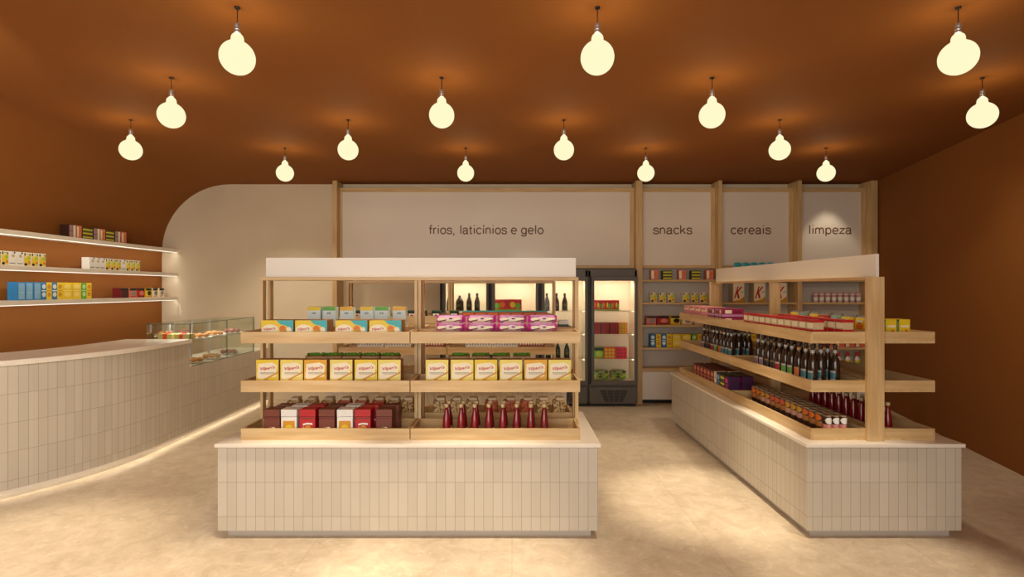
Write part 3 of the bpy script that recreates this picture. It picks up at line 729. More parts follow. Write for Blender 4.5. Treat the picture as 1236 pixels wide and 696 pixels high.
def d_K(b, w, h):
    b.rect(-w*.48, w*.48, h*.01, h*.99, CREAM); b.face([(-w*.48, 0.002), (w*.48, .002), (w*.48, h*.3), (w*.1, h*.12), (-w*.48, h*.06)], GOLD, -.0009)
    b.text('K', -w*.02, h*.5, w*.5, h*.6, RED, -.0014, .3, 0, .03); b.rect(w*.2, w*.42, h*.5, h*.55, PBLUE, -.001)
def d_yellow_strip(b, w, h):
    b.rect(-w*.5, -w*.32, 0, h, DGRN); b.rect(-w*.2, w*.42, h*.62, h*.72, CREAM, -.001); b.disc(w*.22, h*.32, w*.16, h*.2, ORG, -.001); b.rect(-w*.46, -w*.36, h*.1, h*.9, C('print_sage', 120, 150, 110), -.001)
def tub():
    o = bpy.data.objects.new('margarine_tub', None)
    b = MB(); b.box(-.040, .040, 0, .066, .07, .118, TAN, .005); b.rect(-.036, .036, .078, .113, CREAM, -.001); b.build('body', o, fix=False)
    b = MB(); b.box(-.0445, .0445, -.003, .069, .117, .133, RED, .005); b.build('lid', o)
    b = MB(); b.box(-.0435, .0435, -.002, .068, 0, .072, RED, .005); b.build('base_band', o); return o
def beer(lc, lc2):
    def f():
        b = MB(); b.lathe([(.027, 0), (.029, .004), (.029, .15), (.026, .175), (.014, .21), (.0115, .225), (.0115, .262), (.013, .264), (.013, .270)], DGL, seg=14)
        o = b.build('glass_bottle')
        b = MB(); b.lathe([(.0135, .268), (.0145, .271), (.0135, .281), (.008, .283)], DBRN, seg=12); b.build('cap', o)
        b = MB(); n = 7
        for z0, z1, m in ((.035, .06, lc2), (.06, .10, lc), (.10, .112, lc2)):
            for q in range(n):
                a0 = R(-90-62+q*124/n); a1 = R(-90-62+(q+1)*124/n); r = .0296
                b.poly([(r*math.cos(a0), r*math.sin(a0), z0), (r*math.cos(a1), r*math.sin(a1), z0), (r*math.cos(a1), r*math.sin(a1), z1), (r*math.cos(a0), r*math.sin(a0), z1)], m, True)
        b.build('label', o, fix=False)
        b = MB(); b.lathe([(.0125, .225), (.0125, .245)], lc2, seg=12, cap=False); b.build('neck_label', o); return o
    return f
def jar(c1, c2):
    def f():
        b = MB(); b.lathe([(.026, 0), (.029, .004), (.029, .122), (.027, .127)], DBRN, seg=14, sx=1.22, sy=.78); o = b.build('preserve_jar')
        b = MB(); b.lathe([(.028, .126), (.0285, .127), (.0285, .133), (.026, .135)], C('lid_bronze', 150, 126, 100, rough=.35), seg=14, sx=1.22, sy=.78); b.lathe([(.010, .1345), (.009, .1365)], BLK, seg=10); b.build('lid', o)
        b = MB(); b.lathe([(.0295, .045), (.0295, .078)], c2, seg=14, cap=False, sx=1.22, sy=.78); n = 6
        for q in range(n):
            a0 = R(-90-66+q*132/n); a1 = R(-90-66+(q+1)*132/n); r = .0298
            e0 = .019*math.sqrt(max(0, 1-(2*q/n-1)**2))+.002; e1 = .019*math.sqrt(max(0, 1-(2*(q+1)/n-1)**2))+.002
            b.poly([(1.22*r*math.cos(a0), .78*r*math.sin(a0), .102-e0), (1.22*r*math.cos(a1), .78*r*math.sin(a1), .102-e1), (1.22*r*math.cos(a1), .78*r*math.sin(a1), .102+e1), (1.22*r*math.cos(a0), .78*r*math.sin(a0), .102+e0)], c1, True)
        b.build('label', o, fix=False); return o
    return f
def chip_bag(c1, c2):
    def f():
        b = MB(); n, k = 8, 10; w_, h, d = .15, .15, .05
        def pt(i, j, s_):
            u = i/n*2-1; v = j/k*2-1; e = (max(0, 1-u**4)*max(0, 1-v**4))**.6
            wob = .003*math.sin(i*2.3+j*1.7)
            return (u*w_/2*(1-.08*(1-v*v)), d/2-s_*(e*d/2+wob*e), h/2+v*h/2+(.004*math.sin(i*2.1) if j in (0, k) and j else 0))
        for s_ in (1, -1):
            g = [[b.bm.verts.new(pt(i, j, s_)) for i in range(n+1)] for j in range(k+1)]
            for j in range(k):
                for i in range(n):
                    fc = b.bm.faces.new([g[j][i], g[j][i+1], g[j+1][i+1], g[j+1][i]]); fc.smooth = True
                    u = (i+.5)/n*2-1; v = (j+.5)/k*2-1
                    fc.material_index = b.mi(GREY if j in (0, k-1) else (c2 if u*u+(v+.1)**2 < .3 else (WHITE if .35 < v < .6 and abs(u) < .6 else c1)))
        bmesh.ops.remove_doubles(b.bm, verts=b.bm.verts[:], dist=1e-5)
        return b.build('crisp_bag', fix=False)
    return f
def cup():
    b = MB(); b.lathe([(.026, 0), (.028, .003), (.0355, .118)], WHITE, seg=18); o = b.build('noodle_cup')
    b = MB(); b.lathe([(.0365, .117), (.0375, .119), (.0375, .125), (.03, .128)], PINK, seg=18); b.build('lid', o)
    b = MB(); b.lathe([(.0332, .07), (.0350, .1)], C('print_rose', 206, 150, 150), seg=18, cap=False); b.lathe([(.0289, .012, RED), (.0295, .02)], RED, seg=18, cap=False); b.build('label', o); return o
def cleaner():
    b = MB(); b.lathe([(.03, 0), (.034, .005), (.034, .11), (.03, .13), (.016, .15), (.014, .16)], WHITE, seg=16, sy=.8); o = b.build('cleaner_bottle')
    b = MB(); b.lathe([(.019, .158), (.02, .16), (.019, .20), (.012, .215)], RED, seg=14); b.build('cap', o)
    b = MB(); b.lathe([(.0345, .02, BLUE), (.0345, .055, GRN), (.0345, .075, YEL), (.0345, .105)], BLUE, seg=16, cap=False, sy=.82); b.build('label', o); return o
def wine(fat, gl=None):
    def f():
        g = gl or DGL; k = 1.45 if fat else 1
        b = MB(); b.lathe([(.034*k, 0), (.037*k, .004), (.037*k, .12), (.03*k, .145), (.015*(k+.4), .175 if not fat else .165), (.0135, .185), (.0135, .222 if not fat else .19), (.015, .224 if not fat else .195), (.015, .232 if not fat else .2)], g, seg=16)
        o = b.build('wine_bottle'); z = .228 if not fat else .196
        b = MB(); b.lathe([(.0158, z-.035 if not fat else z-.012), (.0158, z+.006), (.012, z+.008)], DBRN, seg=14); b.build('capsule', o)
        b = MB(); b.disc(0, .075, .02, .026, OLIVE, -.0375*k); b.build('label', o, fix=False); return o
    return f
def veg_bag(c):
    def f():
        b = MB(); b.blob(0, 0, 0, 1, 1, 1, c, 4)
        for v in b.bm.verts:
            q = [math.copysign(abs(t)**.55, t) for t in v.co]; k = 1+.035*math.sin(q[0]*9+q[2]*7)+.03*math.sin(q[2]*13-q[0]*5)
            v.co = Vector((q[0]*.108*k, .08+q[1]*.05*k, .078+q[2]*.072*k))
        for k in range(16): b.blob(random.uniform(-.085, .085), .026+random.uniform(0, .012), random.uniform(.03, .13), .03, .012, .014, random.choice((GRN, OLIVE, LIME, C('leaf_dark', 70, 104, 50))), 1, .3)
        return b.build('salad_bag')
    return f
def gift_box():
    b = MB(); b.box(-.075, .075, 0, .12, 0, .075, C('print_mustard', 196, 180, 100), .002); o = b.build('gift_box')
    b = MB(); b.box(-.02, .02, -.0015, .1215, -.0, .0765, C('ribbon_red', 220, 60, 40)); b.tube([(0, .05, .078), (-.03, .05, .095), (-.04, .05, .085), (0, .05, .078), (.03, .05, .095), (.04, .05, .085), (0, .05, .078)], .004, C('ribbon_red', 220, 60, 40)); b.build('ribbon', o, fix=True); return o
def pastry_plate(kind):
    def f():
        o = bpy.data.objects.new('pastry_plate', None)
        b = MB(); b.lathe([(.05, 0), (.07, .004), (.125, .014), (.127, .018), (.12, .016), (.05, .008)], WHITE, seg=28); b.build('plate', o)
        for k in range(6):
            a = k*math.pi/3; b = MB(); b.blob(.068*math.cos(a), .068*math.sin(a), .034, .036, .028, .022, PAST if kind == 0 else C('print_berry', 130, 46, 30), 2, .04); b.build('pastry', o)
        return o
    return f
PRODUCT.update({
    'cereal0': cereal(0), 'cereal1': cereal(1), 'cereal2': cereal(2), 'snack': snack_box, 'cart_y': capped_carton(YEL), 'cart_g': capped_carton(GRN), 'cart_o': capped_carton(C('print_amber_top', 236, 180, 40)),
    'tea_brown': tea_box('brown'), 'tea_white': tea_box('white'), 'tea_red': tea_box('red'), 'ketchup0': ketchup(True), 'ketchup1': ketchup(False),
    'nut0': nut_tub(0), 'nut1': nut_tub(1), 'nut2': nut_tub(2), 'pack_mag': pillow_pack(C('print_orchid', 238, 158, 216), MAG, True, .194, .0535), 'pack_salm': carton(.17, .073, .2, C('print_rosy', 232, 150, 150), d_band(PINK, CREAM), 'biscuit_pack'),
    'pack_purp': carton(.17, .073, .2, C('print_plum', 150, 30, 84), d_band(C('print_lilac', 200, 140, 190), DRED), 'biscuit_pack'), 'greentop': green_top_box, 'jarbox': small_jar_box, 'meal': sauce_pack,
    'wafer_w': white_pack(WHITE, GREY), 'wafer_r': white_pack(C('print_brick', 150, 70, 50), CREAM), 'striped': striped_pack,
    'fruit': carton(.092, .132, .09, WHITE, d_fruit, 'fruit_carton'), 'fruit_side': carton(.092, .132, .09, WHITE, d_blank, 'fruit_carton'),
    'pale': carton(.098, .175, .1, BLUE, d_pale, 'tall_box'), 'bluedot': carton(.066, .175, .1, BLUE, d_discs(ICE), 'tall_box'), 'yelbox': carton(.066, .175, .1, YEL, d_discs(GOLD), 'tall_box'),
    'yelwide': carton(.12, .175, .1, YEL, d_discs(C('print_butter', 250, 224, 130)), 'tall_box'), 'greenbox': carton(.066, .175, .1, GRN, d_discs(C('print_mint', 190, 226, 170)), 'tall_box'),
    'ct_dark': carton(.12, .118, .1, DRED, d_top(BLK, DBRN), 'coffee_carton'), 'ct_org': carton(.13, .118, .1, SALM, d_top(RED, GREY), 'coffee_carton'), 'ct_red': carton(.15, .118, .1, RED, d_top(BLK, SALM), 'coffee_carton'),
    'ct_yel': carton(.13, .118, .1, YEL, d_top(GOLD, BLK), 'coffee_carton'), 'ct_crm': carton(.13, .118, .1, CREAM, d_top(PINK, GREY), 'coffee_carton'),
    'sl_stripe': carton(.125, .125, .1, OLIVE, d_stripes, 'biscuit_carton'), 'sl_orange': carton(.1, .135, .1, SALM, d_orange, 'biscuit_carton'), 'sl_block': carton(.1, .135, .1, DBRN, d_blocks, 'biscuit_carton'),
    'redwide': carton(.38, .15, .12, RED, d_wide, 'fruit_bar_box'), 'redthird': carton(.12, .14, .12, RED, d_wide, 'fruit_bar_box'), 'redgrid': carton(.115, .075, .12, DRED, d_grid(RED), 'berry_punnet'), 'orggrid': carton(.12, .075, .12, ORG, d_grid(LIME), 'berry_punnet'),
    'org_pack': carton(.15, .15, .12, ORG, d_grid(YEL), 'juice_pack'), 'grn_pack': carton(.15, .15, .12, GRN, d_top(ORG, LIME), 'juice_pack'), 'pink_pack': carton(.15, .15, .12, C('print_raspberry', 214, 44, 80), d_grid(RED), 'juice_pack'),
    'special': carton(.155, .265, .15, TAN, d_K, 'cereal_box'), 'cyanbag': pillow_pack(TEAL, PBLUE, False, .105, .235, .08), 'yelstrip': carton(.088, .134, .1, YEL, d_yellow_strip, 'stock_box'), 'tub': tub,
    'beer_r': beer(C('print_wine', 150, 24, 30), C('print_ash', 170, 166, 158)), 'beer_g': beer(C('print_leaf', 84, 136, 48), C('print_ash', 170, 166, 158)), 'beer_o': beer(C('print_pumpkin', 190, 96, 40), KRAFT), 'beer_b': beer(C('print_deep_teal', 50, 110, 120), C('print_ash', 170, 166, 158)), 'beer_p': beer(C('print_mauve2', 120, 90, 104), C('print_ash', 170, 166, 158)), 'beer_k': beer(BLK, C('print_bronze', 120, 88, 52)),
    'jar_o': jar(ORG, C('print_amber', 176, 120, 60)), 'jar_y': jar(C('print_ochre', 206, 152, 40), C('print_blush', 206, 160, 140)), 'jar_r': jar(C('print_coral', 214, 96, 56), C('print_amber', 176, 120, 60)), 'jar_w': jar(WHITE, C('print_rosewhite', 226, 150, 140)),
    'bag_y': chip_bag(YEL, ORG), 'bag_g': chip_bag(C('print_seafoam', 120, 176, 150), YEL), 'bag_r': chip_bag(C('print_crisp_red', 190, 70, 40), YEL), 'cup': cup, 'cleaner': cleaner,
    'wine': wine(False), 'winefat': wine(True), 'winegreen': wine(False, GGL), 'salad': veg_bag(C('salad_film', 140, 150, 90)), 'gift': gift_box, 'pastry0': pastry_plate(0), 'pastry1': pastry_plate(1),
    'flat_red': carton(.13, .055, .1, RED, d_orange, 'sponge_pack'), 'tc_red': carton(.09, .165, .1, C('print_maroon', 104, 44, 38), d_discs(SALM), 'drink_carton'), 'tc_white': carton(.05, .165, .1, CREAM, d_blank, 'drink_carton'),
    'tc_blue': carton(.09, .165, .1, C('print_navy', 40, 54, 96), d_discs(PBLUE), 'drink_carton'), 'tc_olive': carton(.09, .165, .1, OLIVE, d_stripes, 'drink_carton'), 'tc_mag': carton(.09, .165, .1, PURP, d_discs(MAG), 'drink_carton')})
FL = TF+.0005
# ---- nearest island, front trays
Yf = 3.47
for i, (a, c) in enumerate(((315, 354.3), (356, 395), (404.6, 443.5), (445.6, 484.5))):
    put('snack', f'yellow and teal snack box on the top tray, {ORD[i]} from the left', 'snack box', X((a+c)/2, Yf), Yf, Z3+FL, 0, 'yellow and teal snack boxes')
Yr = 3.885
for i, (px, k, nm) in enumerate(((379, 'cart_y', 'yellow'), (397, 'cart_g', 'green'), (418.2, 'cart_o', 'orange'), (442.5, 'cart_y', 'yellow'), (460.8, 'cart_g', 'green'), (481.7, 'cart_o', 'orange'))):
    put(k, f'white carton with a {nm} top behind the snack boxes, {ORD[i]} from the left', 'carton', X(px, Yr), Yr, Z3+FL, 0, 'white cartons on the top tray')
sh = (0, 1, 2, 1, 0, 1, 1, 1, 0, 1, 2, 1)
for i, px in enumerate((322.7, 352, 380.7, 411.8, 441.6, 470, 527.5, 557.8, 586.5, 616.7, 646.5, 675.5)):
    side = 'left' if i < 6 else 'right'
    put(f'cereal{sh[i]}', f'yellow cereal box on the {side} middle tray, {ORD[i % 6]} from the left', 'cereal box', X(px, Yf), Yf, Z2+FL, 0, 'yellow cereal boxes')
for i, px in enumerate((379, 401, 424, 447, 470)):
    put('greentop', f'green topped box behind the left cereal boxes, {ORD[i]} from the left', 'box', X(px, 3.89), 3.89, Z2+FL, 0, 'green topped boxes')
for i, px in enumerate((555, 580, 605, 630)):
    put('greentop', f'green topped box behind the right cereal boxes, {ORD[i]} from the left', 'box', X(px, 3.89), 3.89, Z2+FL, 0, 'green topped boxes')
kinds = ('brown', 'white', 'red', 'brown', 'white', 'red', 'brown')
for i, px in enumerate((328, 348.7, 371, 394.3, 416.2, 437.8, 463.5)):
    put('tea_'+kinds[i], f'{kinds[i]} lidded box, front row of the bottom tray, {ORD[i]} from the left', 'box', X(px, 3.46), 3.46, Z1+FL, 0, 'lidded boxes on the bottom tray')
for i, px in enumerate((342.5, 361.5, 382, 405, 426, 447.5, 472)):
    put('tea_'+kinds[i], f'{kinds[i]} lidded box, second row of the bottom tray, {ORD[i]} from the left', 'box', X(px, 3.575), 3.575, Z1+FL, 0, 'lidded boxes on the bottom tray')
nk = (0, 0, 0, 2, 2, 2, 0, 1, 0, 0, 1, 2, 2, 2, 1, 1)
for i, px in enumerate((353, 373.5, 394, 414.5, 435, 455.7, 474, 494, 530, 549.8, 569.4, 592.8, 615, 635.7, 655, 675)):
    if px == 494: px = 493
    side = 'left' if i < 8 else 'right'
    put(f'nut{nk[i]}', f'{"nut" if nk[i] < 2 else "orange red snack"} tub on the {side} rear bottom tray, {ORD[i % 8]} from the left', 'snack tub', X(px, 3.885)-(.012 if i == 7 else 0), 3.885, Z1+FL, 0, 'snack tubs on the bottom tray')
for r, y in ((0, 3.475), (1, 3.56)):
    for i, px in enumerate((539, 556.7, 573, 590, 607, 623.6, 640.8, 657)):
        put(f'ketchup{i % 2}', f'red sauce bottle on the near island, {"front" if r == 0 else "second"} row, {ORD[i]} from the left', 'sauce bottle', X(px, 3.475)+.006*r, y, Z1+FL, 0, 'red sauce bottles on the near island')
for i, px in enumerate((542.5, 580.5, 618, 655.5)):
    for lv in (0, 1, 2):
        put('pack_mag', f'pink biscuit pack, {("bottom", "middle", "top")[lv]} one of the {ORD[i]} stack from the left', 'biscuit pack', X(px, Yf), Yf, Z3+FL+lv*.0536, 0, 'pink biscuit packs')
put('striped', 'white, green and black striped carton right of the pink biscuit packs', 'carton', X(680.5, 3.9), 3.9, Z3+FL, 0)
# ---- island behind
Yb = 5.40
for i, jx in enumerate((-1.55, -1.27, -1.10, -1.0, -.90, -.76, -.58)):
    put('jarbox', f'green lidded black jar on the farther island, {ORD[i]} from the left', 'jar', jx, Yb, Z3+FL, 0, 'green lidded jars')
for i in range(7):
    put('meal', f'rust coloured pack with teal lid on the farther island, {ORD[i]} from the left', 'food pack', X(561.5+i*14.7, Yb)+.03, Yb, Z3+FL, 0, 'teal lidded packs')
for i, (px, k, nm) in enumerate(((447, 'wafer_w', 'white'), (480, 'wafer_w', 'white'), (527, 'wafer_r', 'brick red'), (577.5, 'wafer_w', 'white'), (609.5, 'wafer_w', 'white'), (642, 'wafer_r', 'brick red'))):
    put(k, f'{nm} wafer pack on the middle tray of the farther island, {ORD[i]} from the left', 'wafer pack', (-.80 if i == 2 else X(px, Yb)), Yb, Z2+FL, 0, 'wafer packs on the farther island')
# ---- island on the right, aisle side (products face the aisle)
AX = 1.912; AR = R(-90)
for lv in (0, 1):
    for i in range(4):
        put('pack_salm', f'salmon biscuit pack on the right island, {"lower" if lv == 0 else "upper"} layer, {ORD[i]} from the far end', 'biscuit pack', AX, 5.92-i*.18, Z3+FL+lv*.0753, AR, 'salmon biscuit packs')
    for i in range(2):
        put('pack_purp', f'purple biscuit pack on the right island, {"lower" if lv == 0 else "upper"} layer, {ORD[i]} from the far end', 'biscuit pack', AX, 5.19-i*.18, Z3+FL+lv*.0753, AR, 'purple biscuit packs')
for c, x in ((0, 1.925), (1, 2.115)):
    for i in range(11 if c == 0 else 9):
        put('tub', f'red lidded tub on the right island, {"aisle" if c == 0 else "inner"} row, {ORD[i]} from the near end', 'tub', x, 3.49+i*.096, Z3+FL, AR, 'red lidded tubs')
bk = ('beer_k', 'beer_r', 'beer_g', 'beer_o', 'beer_b', 'beer_k', 'beer_p', 'beer_r', 'beer_g', 'beer_k')
lab = {'beer_k': 'black and tan', 'beer_r': 'red', 'beer_g': 'green', 'beer_o': 'orange', 'beer_b': 'teal', 'beer_p': 'mauve'}
order = ('beer_b', 'beer_b', 'beer_o', 'beer_g', 'beer_g', 'beer_r', 'beer_k', 'beer_k', 'beer_p', 'beer_p')
for g, (y0, nm, n) in enumerate(((3.50, 'nearer', 10), (4.78, 'farther', 9))):
    for c in range(3):
        for i in range(n):
            k = order[i]
            if g == 1: k = ('beer_b', 'beer_b', 'beer_b', 'beer_o', 'beer_g', 'beer_r', 'beer_k', 'beer_k', 'beer_p')[i]
            put(k, f'{lab[k]} labelled dark bottle, {nm} block, {ORD[c]} row from aisle, {ORD[i]} from near end', 'bottle', 1.945+c*.075+random.uniform(-.004, .004), y0+i*.085+(.03 if c == 1 else 0), Z2+FL, AR, 'dark bottles on the right island')
jo = ['jar_w']+['jar_o']*3+['jar_y']*3+['jar_r']*3+['jar_y']*2+['jar_o']*2
jl = {'jar_w': 'white', 'jar_o': 'orange', 'jar_y': 'ochre', 'jar_r': 'coral'}
for c in range(3):
    for i in range(14):
        k = jo[i]
        o = put(k, f'{jl[k]} labelled preserve jar on right island, {ORD[c]} row from aisle, {ORD[i]} from near end', 'jar', 2.026+c*.049, 3.478+i*.079, Z1+FL, AR, 'preserve jars on the right island')
        if k == 'jar_w': o.rotation_euler.z = 0; o.scale = (.64, 1.5, 1)
seq = ['tc_mag', 'tc_olive', 'tc_blue', 'tc_white', 'tc_red', 'tc_red', 'tc_red', 'tc_red', 'tc_red', 'tc_red']
nm = {'tc_mag': 'purple', 'tc_olive': 'olive striped', 'tc_blue': 'navy', 'tc_white': 'cream', 'tc_red': 'maroon'}
for c in range(2):
    y = 4.78
    for i, k in enumerate(seq):
        wd = .05 if k == 'tc_white' else .09
        put(k, f'{nm[k]} drink carton on the right island, {"aisle" if c == 0 else "inner"} row, {ORD[i]} of the line', 'carton', AX+.002+c*.125, y+wd/2, Z1+FL, AR, 'drink cartons on the right island'); y += wd+.006
# right half of that island
for i in range(8):
    k = ('bag_g', 'bag_y', 'bag_y', 'bag_g', 'bag_r', 'bag_y', 'bag_g', 'bag_y')[i]
    put(k, f'{ {"bag_g": "seafoam", "bag_y": "yellow", "bag_r": "red"}[k]} crisp bag behind the red tubs, {"nearest the camera" if i == 0 else ORD[i]+" from the near end"}', 'crisp bag', 2.345+(i % 2)*.01, 3.52+i*.145, Z3+FL, AR, 'crisp bags on the right island')
for i, x in enumerate((2.446, 2.534)):
    put('yelstrip', f'yellow box with green strip on the top tray, {"nearer to" if i == 0 else "farther from"} the end post', 'box', x, 3.5, Z3+FL, 0, 'yellow boxes with green strips')
for c in range(2):
    for i in range(10):
        put(f'ketchup{i % 2}', f'red sauce bottle on the right island, {"inner" if c == 0 else "outer"} row, {ORD[i]} from the near end', 'sauce bottle', 2.372+c*.075, 3.50+i*.085+c*.02, Z1+FL, 0, 'red sauce bottles on the right island')

# ---- wall shelf bays
Yw = 7.33
def row(items, z, where, Y=Yw):
    for i, (px, k, desc, cat) in enumerate(items):
        put(k, f'{desc} {where}, {ORD[i]} from the left', cat, X(px, Y), Y, z+.0005, 0, 'goods '+where)
row(((790.3, 'sl_orange', 'salmon and cream biscuit carton', 'carton'), (805.7, 'sl_stripe', 'olive carton with yellow stripes', 'carton'), (823.8, 'sl_orange', 'salmon and cream biscuit carton', 'carton'),
     (840.3, 'sl_stripe', 'olive carton with yellow stripes', 'carton'), (857, 'sl_orange', 'salmon and cream biscuit carton', 'carton')), SHZ[0], 'under the snacks sign', 7.35)
row([(px, 'fruit', 'yellow and white fruit carton', 'carton') for px in (789.3, 800, 810.4, 828.2, 838.6, 849.2)], SHZ[1], 'on the second snack shelf')
row(((786.2, 'ct_org', 'salmon coffee carton', 'carton'), (800.5, 'ct_red', 'red coffee carton', 'carton'), (815.5, 'ct_yel', 'yellow coffee carton', 'carton'), (829.5, 'ct_crm', 'cream coffee carton', 'carton'), (845, 'ct_crm', 'cream coffee carton', 'carton')), SHZ[2], 'on the third snack shelf')
row(((788, 'bluedot', 'blue box with white discs', 'box'), (795, 'yelbox', 'yellow box', 'box'), (801.5, 'bluedot', 'blue box with white discs', 'box'), (808, 'yelbox', 'yellow box', 'box'), (817, 'yelwide', 'wide yellow box', 'box'),
     (828.5, 'yelwide', 'wide yellow box', 'box'), (838, 'greenbox', 'green box', 'box'), (845, 'yelbox', 'yellow box', 'box')), SHZ[3], 'on the lowest snack shelf')
row([(px, 'special', 'cereal box with a big red K', 'cereal box') for px in (891.7, 917, 942.7)], SHZ[1], 'under the cereais sign')
row([(px, 'cyanbag', 'teal packet', 'packet') for px in (891.5, 901.5, 911.5, 921.5, 931.5)], SHZ[0], 'on the highest cereal shelf', 7.285)
row(((896, 'yelbox', 'yellow box', 'box'), (903, 'greenbox', 'green box', 'box'), (910, 'yelbox', 'yellow box', 'box')), SHZ[3], 'on the lowest cereal shelf')
row([(984.5+7.35*i, 'cup', 'white noodle cup', 'cup') for i in range(8)], SHZ[1], 'under the limpeza sign', 7.37)
row([(1002+12.1*i, 'flat_red', 'flat red sponge pack', 'sponge pack') for i in range(4)], SHZ[3], 'on the lowest cleaning shelf')
row([(1000.5+11.4*i, 'cleaner', 'white cleaner bottle with red cap', 'bottle') for i in range(4)], .476, 'on the cleaning cabinet', 7.34)
# ---- fridges
FYi = 7.21
def shelf_items(fi, items, z, where):
    for i, (px, k, desc, cat) in enumerate(items):
        put(k, f'{desc} {where}' + (f', {ORD[i]} from the left' if len(items) > 1 else ''), cat, X(px, FYi), FYi+(.04 if 'wine' in k else 0), z+.0005, 0, 'goods '+where)
shelf_items(0, ((542, 'wine', 'dark wine bottle', 'bottle'), (554.5, 'winefat', 'squat dark bottle', 'bottle'), (566, 'wine', 'dark wine bottle', 'bottle'), (575.7, 'wine', 'dark wine bottle', 'bottle')), SHF[0], 'in the leftmost fridge')
shelf_items(1, ((612.5, 'redwide', 'wide red box with fruit print', 'box'),), SHF[0], 'in the second fridge')
shelf_items(2, ((660.4, 'wine', 'dark bottle', 'bottle'), (672, 'wine', 'dark bottle', 'bottle'), (682, 'wine', 'dark bottle', 'bottle')), SHF[0], 'in the third fridge')
shelf_items(2, ((662, 'winegreen', 'green bottle', 'bottle'), (673.5, 'winegreen', 'green bottle', 'bottle'), (684.5, 'winegreen', 'green bottle', 'bottle')), SHF[2], 'low in the third fridge')
shelf_items(3, ((720, 'redthird', 'red fruit bar box', 'box'), (731, 'redthird', 'red fruit bar box', 'box'), (742, 'redthird', 'red fruit bar box', 'box')), SHF[0], 'on the top shelf of the right fridge')
for lv in (0, 1):
    for i, (px, k, d) in enumerate(((719.8, 'redgrid', 'red'), (730.5, 'redgrid', 'red'), (741.2, 'redgrid', 'red'), (752.2, 'orggrid', 'orange'))):
        put(k, f'{d} punnet in the right fridge, {"lower" if lv == 0 else "upper"} layer, {ORD[i]} from the left', 'punnet', X(px, FYi), FYi, SHF[1]+.0005+lv*.0755, 0, 'punnets in the right fridge')
shelf_items(3, ((722, 'grn_pack', 'green juice pack', 'juice pack'), (736, 'org_pack', 'orange juice pack', 'juice pack'), (750, 'pink_pack', 'raspberry juice pack', 'juice pack')), SHF[2], 'in the right fridge')
shelf_items(3, ((725.5, 'salad', 'green salad bag', 'salad bag'), (747, 'salad', 'green salad bag', 'salad bag')), .311, 'at the bottom of the right fridge')
# ---- shelves on the left wall (products face the room)
LXF = -4.70; LR = R(90)
def lrow(items, z, where):
    for i, (p0, p1, k, desc, cat) in enumerate(items):
        y = LXF*F/((p0+p1)/2-618)
        o = put(k, f'{desc} {where}, {ORD[i]} from the left', cat, LXF, y, z+.0445, LR, 'goods '+where)
        wd = (p1-p0+.4)*y*y/(-LXF*F); bw = max(v.co.x for v in o.data.vertices)-min(v.co.x for v in o.data.vertices)
        o.scale.x = min(1.15, .97*wd/bw)
lrow(((83.6, 91.5, 'sl_block', 'brown and mauve biscuit carton', 'carton'), (93, 98.5, 'sl_orange', 'salmon biscuit carton', 'carton'), (100, 112, 'sl_stripe', 'olive striped carton', 'carton'), (113, 120.5, 'sl_block', 'brown and mauve biscuit carton', 'carton'), (121.3, 127, 'sl_orange', 'salmon biscuit carton', 'carton'),
      (128, 138, 'sl_stripe', 'olive striped carton', 'carton'), (139, 145, 'sl_block', 'brown and mauve biscuit carton', 'carton'), (147, 152.5, 'sl_orange', 'salmon biscuit carton', 'carton')), 2.052, 'on the highest wall shelf')
FR = lambda p, k, h=3: (p-h, p+h, k, 'yellow and white fruit carton' if k == 'fruit' else 'plain white carton', 'carton')
lrow([FR(-3, 'fruit', 4.2), FR(6, 'fruit', 4.2), FR(15, 'fruit_side', 4.2), FR(24, 'fruit_side', 4.2)]+[FR(p, 'fruit', 4.2) for p in (33, 42, 51)], 1.722, 'left on the middle wall shelf')
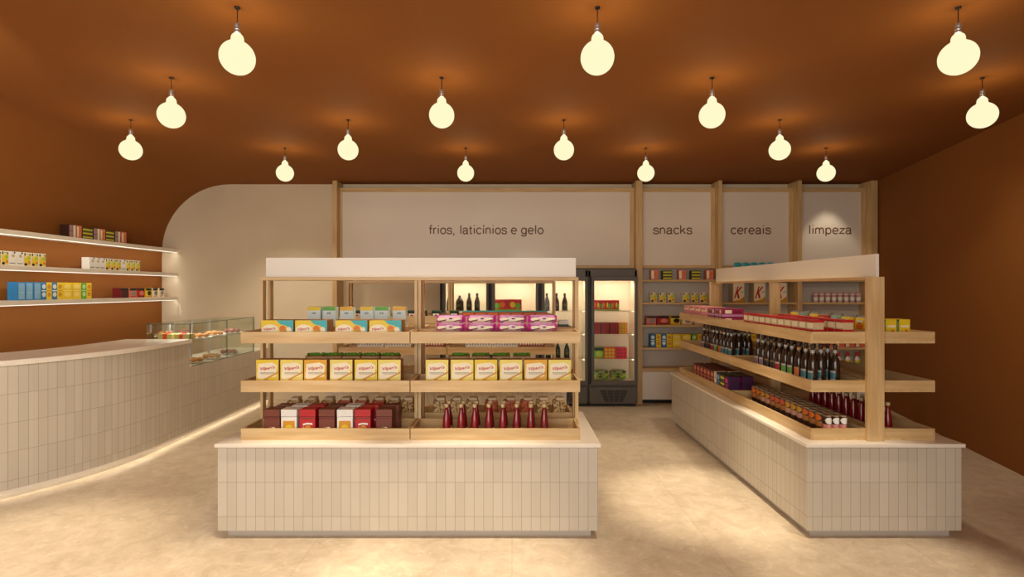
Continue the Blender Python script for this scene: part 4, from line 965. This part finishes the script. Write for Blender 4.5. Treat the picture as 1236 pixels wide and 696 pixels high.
lrow([FR(p, 'fruit_side') for p in (111.3, 117.8, 124)]+[FR(p, 'fruit') for p in (130.5, 136.8, 143)]+[FR(149, 'fruit_side')]+[FR(p, 'fruit', 2.6) for p in (155, 160.7, 166.5)], 1.722, 'right on the middle wall shelf')
lrow(((21.4, 30.5, 'pale', 'pale blue box', 'box'), (31, 40, 'pale', 'pale blue box', 'box'), (40.8, 49.5, 'pale', 'pale blue box', 'box'), (50, 56, 'bluedot', 'blue box with white discs', 'box'), (56.5, 62.5, 'yelbox', 'yellow box', 'box'), (63, 69, 'bluedot', 'blue box with white discs', 'box'),
      (69.5, 75.5, 'yelbox', 'yellow box', 'box'), (76, 87, 'yelwide', 'wide yellow box', 'box'), (87.8, 98, 'yelwide', 'wide yellow box', 'box'), (98.7, 104.3, 'greenbox', 'green box', 'box'), (104.8, 110.5, 'yelbox', 'yellow box', 'box')), 1.392, 'left on the lowest wall shelf')
lrow(((145, 156, 'ct_dark', 'dark red coffee carton', 'carton'), (156.5, 165, 'ct_org', 'salmon coffee carton', 'carton'), (166, 174.5, 'ct_red', 'red coffee carton', 'carton'), (176, 183, 'ct_yel', 'yellow coffee carton', 'carton'), (184.5, 190.5, 'ct_crm', 'cream coffee carton', 'carton'), (192.3, 198, 'ct_crm', 'cream coffee carton', 'carton')), 1.392, 'right on the lowest wall shelf')
# ---- in the display case
for i, px in enumerate((197, 217)):
    put('gift', f'mustard box with red ribbon in the display case, {"left" if i == 0 else "right"} one', 'gift box', X(px, 5.6)-.06, 5.72 - 0, .9915, 0, 'gift boxes in the display case')
for i, (x, y, k) in enumerate(((-3.5, 6.06, 'pastry0'), (-3.52, 6.40, 'pastry0'), (-3.5, 6.76, 'pastry1'))):
    put(k, f'plate of {"golden" if k == "pastry0" else "dark red"} pastries on the case shelf, {ORD[i]} from the near end', 'pastry plate', x, y, .9915, 0, 'pastry plates')
for i, (x, y, k) in enumerate(((-3.5, 5.95, 'pastry0'), (-3.5, 6.3, 'pastry0'), (-3.52, 6.72, 'pastry1'))):
    put(k, f'plate of {"golden" if k == "pastry0" else "dark red"} pastries at the case bottom, {ORD[i]} from the near end', 'pastry plate', x, y, .7345, 0, 'pastry plates')
